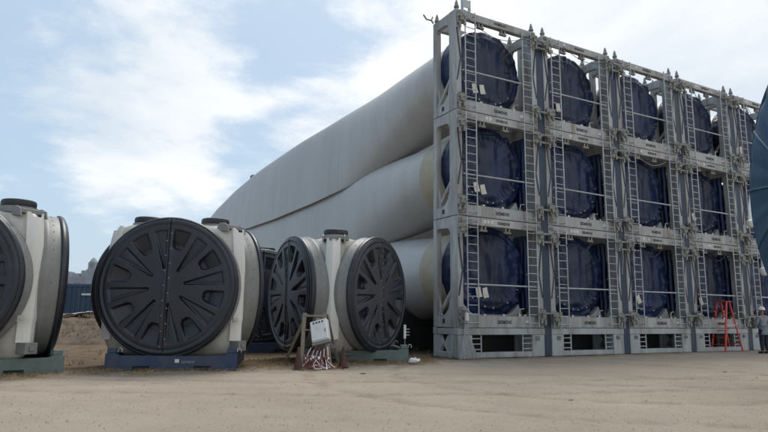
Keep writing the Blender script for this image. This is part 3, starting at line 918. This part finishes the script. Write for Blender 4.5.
def make_hub():
    t = empty('turbine_hub')
    link('body', body_me, t)
    for i in range(3):
        a = i * 2 * math.pi / 3
        mx_ = Matrix.Rotation(a, 4, 'Z')
        c = link('collar', collar_me, t); c.matrix_local = mx_ @ Matrix.Translation((DC, 0, ZC))
        tag(link('bolts', bolt_me, c), kind='stuff')
        r = link('cover_rim', rim_me, t); r.matrix_local = mx_ @ Matrix.Translation((DC, 0, ZC))
        cv = link('cover', half_mes[0], t); cv.matrix_local = mx_ @ Matrix.Translation((DC, 0, ZC))
        link('cover_panel', half_mes[1], cv)
        tag(link('rivets', rivet_me, cv), kind='stuff')
        s = link('panel_strip', strip_me, t); s.rotation_euler = (0, 0, a)
        # square hand plate and lower bracket on every corner
        aa = a + math.pi / 3
        p = MB(); p.box(1.90, 1.94, -.06, .06, 1.02, 1.14); p.lathe([(.03, 0), (.03, .02)], 8, Matrix.Translation((1.94, 0, 1.08)) @ Matrix.Rotation(R(90), 4, 'Y'))
        b = p.build('bolt_plate', M['hub'], t); b.rotation_euler = (0, 0, aa - .42 * 0 - .16)
        p = MB(); p.box(1.60, 1.88, -.13, .13, .40, .62); p.box(1.85, 1.92, -.05, .05, .46, .55)
        b = p.build('lower_bracket', M['collar'], t, bevel=.01); b.rotation_euler = (0, 0, aa)
        # lifting lugs on the shoulder
        p = MB()
        for y in (-.28, .28):
            p.prism([(1.15, 3.15), (1.55, 3.10), (1.50, 3.27), (1.38, 3.32), (1.24, 3.32)], 'y', y - .02, y + .02)
        p.box(1.2, 1.5, -.26, .26, 3.18, 3.27)
        b = p.build('shoulder_bracket', M['collar'], t, bevel=.006); b.rotation_euler = (0, 0, aa)
    return t
cap_me = MB().lathe([(.31, 0), (.325, .02), (.33, .12), (.315, .165), (.28, .18), (.25, .17), (.05, .185), (.01, .185)], 40).mesh('hatch_cap', M['cap'], True)
neck_me = MB().lathe([(.36, -.1), (.36, .02), (.33, .03)], 32).mesh('cap_neck', M['collar'], True)
hub0 = make_hub(); index_kids(hub0)
def place_hub(o, x, y, rot, caps, label):
    o.location = (x, y, 0); o.rotation_euler = (0, 0, rot)
    tag(o, label, 'turbine hub', 'wind turbine hubs on transport frames')
    for (r, a) in caps:       # distance and world bearing from the hub axis
        for nm, me, z in (('hatch_cap', cap_me, 3.30), ('cap_neck', neck_me, 3.30)):
            c = link(nm, me, o); b = a - rot
            c.location = (r * math.cos(b), r * math.sin(b), z)
h1 = hub0
copies = [copy_tree(hub0) for _ in range(3)]
place_hub(h1, -8.52, 12.55, R(36), [(1.05, R(-25)), (1.0, R(130))], 'turbine hub cut off by the left edge of the photo, on a grey green base')
place_hub(copies[0], -4.82, 14.60, R(-88), [(.80, R(-25)), (.95, R(205))], 'turbine hub with its black spoked cover facing the camera, standing on a blue base')
place_hub(copies[1], -1.33, 16.92, R(-29), [(1.05, R(-88))], 'turbine hub showing a white corner between two black covers, behind the white electrical box')
place_hub(copies[2], -4.55, 20.9, R(-66), [(.6, R(-40))], 'turbine hub mostly hidden behind the two middle hubs, a strip of dark cover showing')

for ch in list(copies[0].children):
    b_ = ch.name.split('.')[0]
    if b_ in ('lower_bracket', 'bolt_plate', 'shoulder_bracket') and abs(((ch.rotation_euler.z + R(-91)) - R(210) + math.pi) % (2 * math.pi) - math.pi) < .5:
        bpy.data.objects.remove(ch)
def transport_frame(name_label, loc, rot, x0, x1, y0, y1, mtl, teal=None):
    # local +x points to the front
    t = empty('transport_frame', loc, rot); H = .36
    tag(t, name_label, 'transport frame', 'transport frames under the hubs')
    def rail(front):
        m = MB(); xa, xb = (x1 - .16, x1) if front else (x0, x0 + .16)
        # bottom edge with two forklift pockets cut in
        ps = [(y0, .0)]
        for c in (-.42, .42):
            cy = (y0 + y1) / 2 + c * (y1 - y0) * .55
            ps += [(cy - .17, 0), (cy - .17, .09), (cy + .17, .09), (cy + .17, 0)]
        ps += [(y1, 0), (y1, H), (y1 - .2, H), (y1 - .28, H - .05), (y0 + .28, H - .05), (y0 + .2, H), (y0, H)]
        m.prism(ps, 'x', xa, xb); m.build('end_rail', mtl, t, bevel=.006)
        for c in (-.42, .42):
            cy = (y0 + y1) / 2 + c * (y1 - y0) * .55
            MB().box(xa + .03, xb - .03, cy - .17, cy + .17, .004, .088).build('fork_pocket', M['dark'], t)
    rail(True); rail(False)
    for ya, yb in ((y0 + .02, y0 + .18), (y1 - .18, y1 - .02)):
        MB().box(x0 + .162, x1 - .162, ya, yb, .01, H - .01).build('side_rail', teal or mtl, t, bevel=.008)
    for xx in (-.6, .6):
        MB().box(xx - .12, xx + .12, y0 + .182, y1 - .182, .03, H - .12).build('cross_member', mtl, t, bevel=.008)
    m = MB(); m.lathe([(1.15, .20), (1.15, .26), (1.0, .27), (1.0, .20)], 48); m.build('support_ring', mtl, t, True)
    for yy in (y0 + .12, y1 - .12):
        for xx in (x0 + .10, x1 - .10):
            MB().box(xx - .075, xx + .075, yy - .09, yy + .09, H + .002, H + .10).build('corner_stop', mtl, t, bevel=.01)
            m = MB(); m.tube([(xx + .05, yy + .16 + .045 * math.cos(a), H + .05 + .06 * math.sin(a)) for a in np.linspace(-.5, 3.6, 9)], .012, 6)
            m.build('shackle', M['brass'], t, True)
    return t
tf = transport_frame('blue transport frame under the hub whose cover faces the camera', (-5.13, 14.70, 0), R(-80), -1.5, 1.62, -1.05, 1.68, M['blue_frame'])
l = link('emblem', MB().box(0, .002, -.045, .045, -.035, .04).mesh('emblem', M['paper']), tf); l.location = (1.621, .42, .20)
me = text_mesh('SIEMENS', .075, M['rope'], .002)
l = link('lettering', me, tf); l.location = (1.623, .65, .175); l.rotation_euler = (R(90), 0, R(90))
transport_frame('grey green transport frame under the hub behind the white electrical box', (-1.46, 16.85, 0), R(-82), -1.5, .95, -.80, 2.05, M['olive_frame'])
transport_frame('grey green and teal transport frame under the hub at the left edge', (-8.6, 12.55, 0), R(-53), -1.5, 1.5, -1.6, 1.6, M['olive_frame'], M['teal_frame'])
transport_frame('dark blue transport frame under the hidden hub at the back', (-4.55, 20.9, 0), R(-66), -1.5, 1.55, -1.4, 1.4, M['blue_frame'])

# ------------------------------------------------------------------ board stand, electrical box, leads
t = empty('board_stand', (-1.60, 14.45, 0), R(-12))
tag(t, 'leaning wooden board stand with a back leg, in front of the hubs', 'stand')
TILT = math.atan2(.42, 1.20)
mt = Matrix.Rotation(-TILT, 4, 'X')
def lean(y, z): return y + z * math.tan(TILT)
for x, xt in ((-.24, -.36), (.46, .14)):
    MB().beam((x, -.25, 0), (xt, .20, 1.26), .09, .05, (0, 1, 0)).build('front_leg', M['wood'], t, bevel=.004)
MB().beam((-.30, .20, 1.24), (-1.05, .75, 0), .06, .04, (0, 1, 0)).build('back_leg', M['wood'], t)
MB().beam((.20, .22, 1.24), (.30, 1.0, 0), .06, .04, (0, 1, 0)).build('back_leg', M['wood'], t)
MB().beam((-.40, .185, 1.20), (.19, .185, 1.20), .05, .09, (0, 1, 0)).build('top_bar', M['wood'], t)
MB().beam((-.24, -.15, .26), (.40, -.15, .26), .04, .10, (0, 1, 0)).build('lower_bar', M['wood'], t)
MB().beam((-.30, .06, .86), (.24, .06, .86), .03, .10, (0, 1, 0)).build('middle_bar', M['wood'], t)
eb = empty('electrical_box', (-1.44, 14.36, .60), R(-12)); eb.rotation_euler = (0, R(-15), R(-12)); eb.scale = (.86, .9, .86)
tag(eb, 'white electrical box mounted on the wooden board stand', 'electrical box')
bx_ = MB(); mm = Matrix.Rotation(-TILT * .9, 4, 'X')
bx_.box(-.25, .25, -.10, .09, 0, .60, mm); bx_.build('box_body', M['white'], eb, bevel=.02)
MB().box(-.23, .23, -.125, -.102, .03, .48, mm).build('door', M['white'], eb, bevel=.008)
for k in range(4):
    MB().box(-.15 + k * .085, -.11 + k * .085, -.128, -.101, .51, .55, mm).build('indicator', M['ink'], eb)
sk = MB().box(-.26, .26, -.08, .06, -.09, -.003, mm); sk.build('socket_strip', M['collar'], eb, bevel=.01)
ld = empty('power_leads', (-1.50, 14.1, 0), R(-12))
tag(ld, 'bunch of red and white plugs and leads hanging below the electrical box', 'cables')
rl = random.Random(3)
for k in range(12):
    x = -.30 + k * .05; z1 = .46 + rl.uniform(-.08, .05)
    pts = [(x * .8, .12, z1), (x, .02, z1 - .15), (x + rl.uniform(-.1, .14), -.06, .18), (x + rl.uniform(-.1, .25), -.12, .03)]
    MB().tube(pts, .010, 6).build('lead', M['white'] if k % 2 else M['red_plug'], ld, True)
    a = Vector(pts[1]); b = Vector(pts[2]); c = a.lerp(b, .35); d = a.lerp(b, .9)
    MB().tube([c, c.lerp(d, .7)], .024, 8).build('plug', M['red_plug'] if k % 2 else M['white'], ld, True)

for k in range(9):
    x0_ = rl.uniform(-.30, .28); y0_ = rl.uniform(-.25, .05); pts = []
    for q in range(9):
        pts.append((x0_ + .30 * math.sin(q * .7 + k) * q / 8 + q * .015, y0_ + .16 * math.cos(q * .9 + k * 2), max(.016, .22 * math.exp(-q * .5) + .05 * math.sin(q * 1.7 + k))))
    MB().tube(pts, .011, 6).build('lead', M['white'] if k % 3 == 0 else M['red_plug'], ld, True)
MB().box(.17, .20, -.14, -.125, .22, .30, mm).build('latch', M['collar'], eb)
for z in (.08, .38): MB().box(-.245, -.225, -.13, -.10, z, z + .05, mm).build('hinge', M['collar'], eb)
MB().box(-.10, .06, -.1275, -.1245, .30, .40, mm).build('warning_label', M['paper'], eb)

# ------------------------------------------------------------------ cones, bag
def cone(x, y, h, lab, tilt):
    t = empty('traffic_cone', (x, y, 0)); t.rotation_euler = (R(tilt), R(-tilt * .6), .4)
    tag(t, lab, 'traffic cone', 'old traffic cones')
    MB().box(-.12, .12, -.12, .12, 0, .03).build('base', M['cone'], t, bevel=.01)
    MB().lathe([(.10, .03), (.022, h), (.02, h + .005), (.01, h - .01)], 20).build('cone_body', M['cone'], t, True)
    MB().lathe([(.078, h * .38), (.062, h * .55)], 20).build('band', M['cone'], t, True)
cone(-1.88, 13.70, .50, 'dull rusty red cone left of the red and white plugs, by the board stand', 3)
cone(-.93, 14.45, .48, 'dark brown cone in front of the grey green transport frame', -2)
m = MB(); bm_v = []
n_ = 14
V = []
for i in range(n_):
    ph = math.pi * i / (n_ - 1)
    for j in range(20):
        a = 2 * math.pi * j / 20
        r = 1 + .45 * mnoise.noise(Vector((math.cos(a) * 2.2, math.sin(a) * 2.2, ph * 2.5)))
        V.append((.24 * r * math.sin(ph) * math.cos(a), .16 * r * math.sin(ph) * math.sin(a), .085 + .10 * r * math.cos(ph) * (1.0 if ph < 1.5 else .8)))
F = grid_faces(n_, 20, True)[:, ::-1].tolist()
bag = link('plastic_bag', npmesh('plastic_bag', V, F, M['plastic'], False)); bag.location = (.84, 15.9, 0); bag.scale = (.62, .62, .75)
tag(bag, 'small crumpled white plastic bag lying on the sand left of the racks', 'plastic bag')
# white valve-like bracket beside the right cover
t = empty('white_bracket', (.62, 16.75, 0))
tag(t, 'thin white upright marker with three short prongs right of the black cover', 'marker')
MB().tube([(0, 0, 0), (0, 0, .62)], .014, 6).build('stake', M['hardware'], t)
MB().box(-.035, .035, -.015, .015, .60, .98).build('upright', M['white'], t, bevel=.006)
for z in (.70, .78, .86): MB().tube([(.03, 0, z), (.13, 0, z)], .008, 6).build('prong', M['white'], t)

# ------------------------------------------------------------------ lashing at the near corner
t = empty('lashing_ropes', rack_pt(.13, -.13, 0), YAW)
tag(t, 'grey ropes tied at the near corner of the racks, fanning to the ground', 'ropes')
rr_ = random.Random(11)
for k in range(13):
    u = (k - 6) / 6
    w_ = rr_.uniform(-.03, .03)
    pts = [(u * .03, -.06, 1.50 + w_), (u * .05, -.09, 1.05), (u * .10 + w_, -.13, .70), (u * .20, -.17, .34), (u * .33 + w_, -.24, .02)]
    MB().tube(pts, .016, 6).build('rope', M['rope'], t, True)
for z in (1.42, 1.06, .72):
    m = MB(); m.tube([(.095 * math.cos(a), -.08 + .07 * math.sin(a), z) for a in np.linspace(0, 2 * math.pi, 13)], .020, 6); m.build('knot', M['rope'], t, True)
MB().box(-.06, .05, -.17, -.10, 1.10, 1.34).build('ratchet', M['paper'], t, bevel=.01)

# ------------------------------------------------------------------ red stepladder
t = empty('step_ladder', (13.62, 23.95, 0), R(25))
tag(t, 'red metal stepladder standing open against the fourth stack, left of the man', 'stepladder')
HL = 1.92
def rail(x0, y0, x1, y1, nm, w=.07):
    MB().beam((x0, y0, 0), (x1, y1, HL), w, .035, (0, 1, 0)).build(nm, M['red'], t, bevel=.004)
for s in (-1, 1):
    rail(-.52, s * .30, -.10, s * .20, 'front_rail', .085)
    rail(.56, s * .27, .10, s * .18, 'rear_rail', .06)
for k in range(1, 7):
    z = k * .27; f = z / HL
    MB().box(-.52 + .42 * f - .05, -.52 + .42 * f + .06, -.30 + .10 * f, .30 - .10 * f, z - .015, z + .015).build('step', M['red'], t)
for k in (1, 3, 5):
    z = k * .3; f = z / HL
    MB().beam((.56 - .46 * f, -.27 + .09 * f, z), (.56 - .46 * f, .27 - .09 * f, z), .03, .03).build('rear_brace', M['red'], t)
MB().box(-.17, .17, -.24, .24, HL, HL + .04).build('top_plate', M['red'], t, bevel=.01)
MB().beam((-.30, -.26, 1.02), (.33, -.23, 1.02), .02, .03).build('spreader', M['steel_light'], t)
MB().beam((-.30, .26, 1.02), (.33, .23, 1.02), .02, .03).build('spreader', M['steel_light'], t)

# ------------------------------------------------------------------ man
def skin_body(name, pts, edges, m, parent, sub=2, root=0):
    me = bpy.data.meshes.new(name)
    me.from_pydata([p[:3] for p in pts], edges, [])
    o = bpy.data.objects.new(name + '_tmp', me); col.objects.link(o)
    mod = o.modifiers.new('skin', 'SKIN'); mod.use_smooth_shade = True
    for i, p in enumerate(pts):
        d = me.skin_vertices[0].data[i]; d.radius = (p[3], p[4] if len(p) > 4 else p[3]); d.use_root = (i == root)
    s = o.modifiers.new('sub', 'SUBSURF'); s.levels = sub; s.render_levels = sub
    bpy.context.view_layer.update()
    me2 = bpy.data.meshes.new_from_object(o.evaluated_get(bpy.context.evaluated_depsgraph_get()))
    bpy.data.objects.remove(o)
    me2.materials.clear(); me2.materials.append(m)
    me2.polygons.foreach_set('use_smooth', [True] * len(me2.polygons))
    return link(name, me2, parent)
def man():
    t = empty('person', (14.28, 22.60, 0), R(12))      # faces +y, towards the racks
    tag(t, 'man in white hard hat, grey shirt and dark trousers facing the racks', 'person')
    # one continuous body
    P = [(0, 0, .86, .13, .10),          # 0 pelvis
         (0, .01, 1.02, .125, .095), (0, .02, 1.18, .14, .10), (0, .01, 1.32, .145, .095), (0, .01, 1.395, .06, .055), (0, .02, 1.45, .052), (0, .03, 1.53, .075, .085), (0, .03, 1.61, .068, .08),
         (-.09, 0, .80, .085), (-.11, .02, .45, .06), (-.12, -.01, .09, .042), (-.13, .13, .04, .04, .032),
         (.09, 0, .80, .085), (.11, .05, .45, .06), (.13, .03, .09, .042), (.15, .17, .04, .04, .032),
         (-.19, .01, 1.33, .06), (-.25, .03, 1.08, .045), (-.20, .22, .96, .035), (-.17, .29, .95, .028),
         (.19, .01, 1.33, .06), (.27, .02, 1.08, .045), (.25, .18, .92, .035), (.24, .25, .90, .028)]
    E = [(0, 1), (1, 2), (2, 3), (3, 4), (4, 5), (5, 6), (6, 7), (0, 8), (8, 9), (9, 10), (10, 11), (0, 12), (12, 13), (13, 14), (14, 15), (3, 16), (16, 17), (17, 18), (18, 19), (3, 20), (20, 21), (21, 22), (22, 23)]
    skin_body('body', P, E, M['skin'], t)
    Ps = [(0, 0, .86, .175, .15), (0, .01, 1.02, .142, .115), (0, .02, 1.18, .16, .12), (0, .01, 1.32, .168, .112), (0, .01, 1.42, .078, .072),
          (-.19, .01, 1.325, .078), (-.25, .03, 1.08, .062), (-.205, .20, .975, .046), (.19, .01, 1.325, .078), (.27, .02, 1.08, .062), (.255, .16, .935, .046), (0, 0, .76, .18, .155)]
    skin_body('shirt', Ps, [(0, 1), (1, 2), (2, 3), (3, 4), (3, 5), (5, 6), (6, 7), (3, 8), (8, 9), (9, 10), (0, 11)], M['shirt'], t)
    Pt = [(0, 0, .97, .155, .13), (-.09, 0, .79, .108), (-.11, .02, .45, .083), (-.12, -.01, .10, .068), (.09, 0, .79, .108), (.11, .05, .45, .083), (.13, .03, .10, .068), (0, 0, 1.08, .14, .115)]
    skin_body('trousers', Pt, [(0, 1), (1, 2), (2, 3), (0, 4), (4, 5), (5, 6), (0, 7)], M['trousers'], t)
    for x, y in ((-.125, .03), (.14, .07)):
        skin_body('boot', [(x, y - .04, .09, .056), (x, y - .03, .05, .056, .05), (x, y + .08, .045, .05, .042), (x, y + .17, .038, .042, .034)], [(0, 1), (1, 2), (2, 3)], M['boots'], t)
    # hands: palm, four fingers, thumb
    for s, (hx, hy, hz) in ((-1, (-.165, .31, .95)), (1, (.235, .27, .895))):
        pts = [(hx, hy, hz, .024, .034), (hx, hy + .06, hz - .01, .02, .038)]; ed = [(0, 1)]
        for i, (dz, ln) in enumerate(((.03, .062), (.012, .07), (-.008, .066), (-.027, .052))):
            b = len(pts); pts += [(hx, hy + .075, hz - .01 + dz, .0095), (hx - s * .012, hy + .075 + ln * .55, hz - .018 + dz, .009), (hx - s * .030, hy + .08 + ln * .8, hz - .034 + dz, .008)]
            ed += [(1, b), (b, b + 1), (b + 1, b + 2)]
        b = len(pts); pts += [(hx - s * .02, hy + .02, hz + .03, .011), (hx - s * .03, hy + .055, hz + .045, .009)]; ed += [(0, b), (b, b + 1)]
        skin_body('hand', pts, ed, M['skin'], t, 1)
    # head with features, hair
    h = MB()
    for s in (-1, 1):
        h.lathe([(.002, -.012), (.016, 0), (.002, .012)], 8, Matrix.Translation((s * .082, .02, 1.555)) @ Matrix.Rotation(R(90), 4, 'Y'))
    h.build('ears', M['skin'], t, True)
    h = MB(); h.prism([(.105, 1.575), (.128, 1.535), (.105, 1.527)], 'x', -.012, .012); h.build('nose', M['skin'], t)
    for s in (-1, 1):
        MB().lathe([(.002, 0), (.011, .002), (.002, .006)], 8, Matrix.Translation((s * .03, .108, 1.575)) @ Matrix.Rotation(R(-90), 4, 'X')).build('eye', M['paper'], t)
    MB().box(-.022, .022, .104, .110, 1.500, 1.508).build('mouth', M['boots'], t)
    skin_body('hair', [(0, -.005, 1.56, .084, .078), (0, .0, 1.62, .078, .08)], [(0, 1)], M['ink'], t)
    H = [(.002, 1.745), (.05, 1.738), (.09, 1.712), (.112, 1.665), (.118, 1.62), (.125, 1.612), (.122, 1.606), (.112, 1.61)]
    o = MB(); o.lathe([(r, z) for r, z in H], 28, Matrix.Translation((0, .02, 0)) @ Matrix.Diagonal((.95, 1.12, 1, 1)))
    o.prism([(-.09, .13), (.09, .13), (.06, .195), (-.06, .195)], 'z', 1.606, 1.614); o.build('hard_hat', M['white'], t, True)
    MB().box(-.012, .012, -.09, .10, 1.742, 1.755).build('hat_ridge', M['white'], t, bevel=.004)
man()

# ------------------------------------------------------------------ teal drum at the right edge
def drum():
    t = empty('covered_drum', (8.05, 10.9, 0), R(0))
    tag(t, 'huge teal blue tarpaulin covered round drum cut off by the right edge of the photo', 'drum')
    nrm = Vector((-.98, .19, 0)).normalized()
    rot = nrm.to_track_quat('X', 'Z').to_matrix().to_4x4()
    mt = Matrix.Translation((0, 0, 3.85)) @ rot
    RD = 2.72; n = 160; V = []
    prof = [(.17, .02), (.165, .6), (.15, 1.2), (.13, 1.8), (.10, 2.25), (.07, 2.52), (.04, 2.66), (0, 2.70), (-.10, RD), (-.5, RD), (-.9, RD), (-1.4, RD), (-1.9, 2.66), (-2.2, 2.5)]
    for j, (x, r) in enumerate(prof):
        for k in range(n):
            a = 2 * math.pi * k / n
            f = .035 * mnoise.noise(Vector((math.sin(a) * 8, math.cos(a) * 8, x * .7))) * min(1, r)
            v = mt @ Vector((x + f, (r + f) * math.sin(a), (r + f) * math.cos(a))); V.append(v)
    F = grid_faces(len(prof), n, True).tolist() + [tuple(range(n - 1, -1, -1)), tuple((len(prof) - 1) * n + k for k in range(n))]
    me = npmesh('tarpaulin_hood', [tuple(v) for v in V], F, M['teal'])
    link('tarpaulin_hood', me, t)
    m = MB(); m.tube([mt @ Vector((-.02, (RD + .03) * math.sin(a), (RD + .03) * math.cos(a))) for a in np.linspace(0, 2 * math.pi, 97)], .04, 8)
    m.build('hem_rope', M['teal'], t, True)
    for q in range(12):
        a = 2 * math.pi * q / 12 + .13
        MB().tube([mt @ Vector((x + .012, r * math.sin(a), r * math.cos(a))) for x, r in prof[1:12]], .022, 6).build('seam', M['teal'], t, True)
    for q in range(24):
        a = 2 * math.pi * q / 24
        MB().beam(mt @ Vector((-.10, (RD + .04) * math.sin(a), (RD + .04) * math.cos(a))), mt @ Vector((-.55, (RD + .04) * math.sin(a + .05), (RD + .04) * math.cos(a + .05))), .05, .012).build('tie_strap', M['navy_strap_shade'], t)
    # steel trestle that carries it
    for xx in (-.5, -1.6):
        for s in (-1, 1):
            p = mt @ Vector((xx, s * 1.9, -1.9)); q = mt @ Vector((xx, s * 2.3, 0)); q.z = 0
            MB().beam(p, q, .18, .18).build('trestle_leg', M['steel'], t, bevel=.01)
        p = mt @ Vector((xx, -2.1, -2.9)); q = mt @ Vector((xx, 2.1, -2.9))
        MB().beam(p, q, .16, .2).build('trestle_beam', M['steel'], t, bevel=.01)
    return t
drum()
# two pale pipes reaching out beside the drum, fixed to the fifth stack
for k, (x, y, z, lab) in enumerate([(13.55, 21.6, 4.75, 'upper pale pipe end with a round knob beside the teal drum'), (13.75, 21.4, 2.98, 'lower pale pipe end with a round knob beside the teal drum')]):
    t = empty('pale_pipe', (x, y, z)); tag(t, lab, 'pipe', 'pale pipes beside the drum')
    MB().tube([(.75, .9, 1.45), (.22, .3, .62), (.02, .0, .06)], [.10, .10, .12], 12).build('pipe', M['hub_strip'], t, True)
    MB().lathe([(.02, -.17), (.11, -.14), (.16, -.04), (.15, .08), (.08, .14)], 16).build('knob', M['hub_strip'], t, True)

# ------------------------------------------------------------------ litter: dry grass and pebbles (uncountable)
def litter():
    rg = random.Random(21); V = []; F = []
    def edge_y(x): return min(.60 * x + 15.55, .545 * x + 16.0)
    for k in range(34000):
        x = rg.uniform(-13, 4) if rg.random() < .85 else rg.uniform(4, 15); band = abs(rg.gauss(0, 1))
        y = edge_y(x) - .5 + band * 1.6 + rg.uniform(-.6, .5)
        if x > 2: y = edge_y(x) + rg.uniform(-.9, 1.9) * rg.random()
        dens = mnoise.noise(Vector((x * .8, y * .8, 1))) + .35
        if rg.random() > dens * (1.5 if x < 1.5 else .16): continue
        a = rg.uniform(0, math.pi); ln = rg.uniform(.05, .26); w = rg.uniform(.0015, .004)
        dx, dy = math.cos(a) * ln, math.sin(a) * ln; z = rg.uniform(0, .03); z2 = z + rg.uniform(0, .05)
        o = len(V)
        nx, ny = -math.sin(a) * w, math.cos(a) * w
        V += [(x - nx, y - ny, z), (x + nx, y + ny, z + .002), (x + dx * .5 - nx, y + dy * .5 - ny, z2), (x + dx * .5 + nx, y + dy * .5 + ny, z2 + .003), (x + dx, y + dy, z + .01)]
        F += [(o, o + 1, o + 3, o + 2), (o + 2, o + 3, o + 4)]
    for k in range(1400):                                   # upright tufts around the bases
        x = rg.uniform(-11, 3.0); y = edge_y(x) + rg.uniform(.2, 9)
        if mnoise.noise(Vector((x * 1.2, y * 1.2, 7))) < .12: continue
        for b in range(5):
            a = rg.uniform(0, 6.28); ln = rg.uniform(.05, .16); o = len(V)
            V += [(x, y, 0), (x + .008, y, 0), (x + math.cos(a) * ln * .6, y + math.sin(a) * ln * .6, ln)]
            F += [(o, o + 1, o + 2)]
    for k in range(900):
        x = rg.uniform(-20, -8); y = rg.uniform(23, 28); t_ = (y - 22.5) / 11.5
        z = math.sin(math.pi * t_) ** .7 * min(1, (-6.5 - x) / 3) * (1 + .22 * soft_noise(x, y, .4)) - .05
        for b in range(6):
            a = rg.uniform(0, 6.28); ln = rg.uniform(.08, .28); o = len(V)
            V += [(x, y, z), (x + .012, y, z), (x + math.cos(a) * ln * .5, y + math.sin(a) * ln * .5, z + ln)]
            F += [(o, o + 1, o + 2)]
    o = link('dry_grass', npmesh('dry_grass', V, F, M['grass'], False)); tag(o, 'dry brown grass and litter strewn along the feet of the hubs', kind='stuff')
    V = []; F = []
    for k in range(7000):
        y = 4.6 + 14 * rg.random() ** 1.3; x = rg.uniform(-.75, .75) * y * 1.1
        if y > edge_y(x) + 1: continue
        s = rg.uniform(.003, .010) * (1 + (rg.random() < .03) * 1.6); o = len(V)
        a = rg.uniform(0, 3); c, q = math.cos(a) * s, math.sin(a) * s
        V += [(x + c, y + q, -.006), (x - q, y + c, -.006), (x - c * .9, y - q, -.006), (x + q, y - c * 1.1, -.006), (x + c * .2, y + q * .3, s * .75)]
        F += [(o, o + 1, o + 4), (o + 1, o + 2, o + 4), (o + 2, o + 3, o + 4), (o + 3, o, o + 4)]
    o = link('pebbles', npmesh('pebbles', V, F, M['stone'], False)); tag(o, 'small pebbles and clods on the sandy yard', kind='stuff')
litter()
for k, (x, y, w) in enumerate([(2.9, 9.4, .04), (8.2, 14.6, .07), (9.4, 11.8, .06), (11.0, 13.4, .09), (-.4, 13.1, .07)]):
    V = []
    for i in range(8):
        for j in range(9):
            a = 2 * math.pi * j / 9; ph = math.pi / 2 * i / 7
            r = 1 + .5 * mnoise.noise(Vector((math.cos(a) * 1.5, math.sin(a) * 1.5, k * 3.1 + ph)))
            V.append((w * r * math.cos(ph) * math.cos(a), w * .55 * r * math.cos(ph) * math.sin(a), w * .28 * math.sin(ph) - .01))
    o = link('dirt_clod', npmesh('dirt_clod', V, grid_faces(8, 9, True).tolist(), M['bank'])); o.location = (x, y, 0)
    tag(o, ['tiny dark clod lying alone in the middle of the sand', 'small flat clod right of the middle, before the third stack', 'flat dirt clod on the sand at the right', 'widest flat dirt clod at the far right of the yard', 'small clod before the grey green transport frame'][k], 'dirt clod', 'dirt clods on the sand')
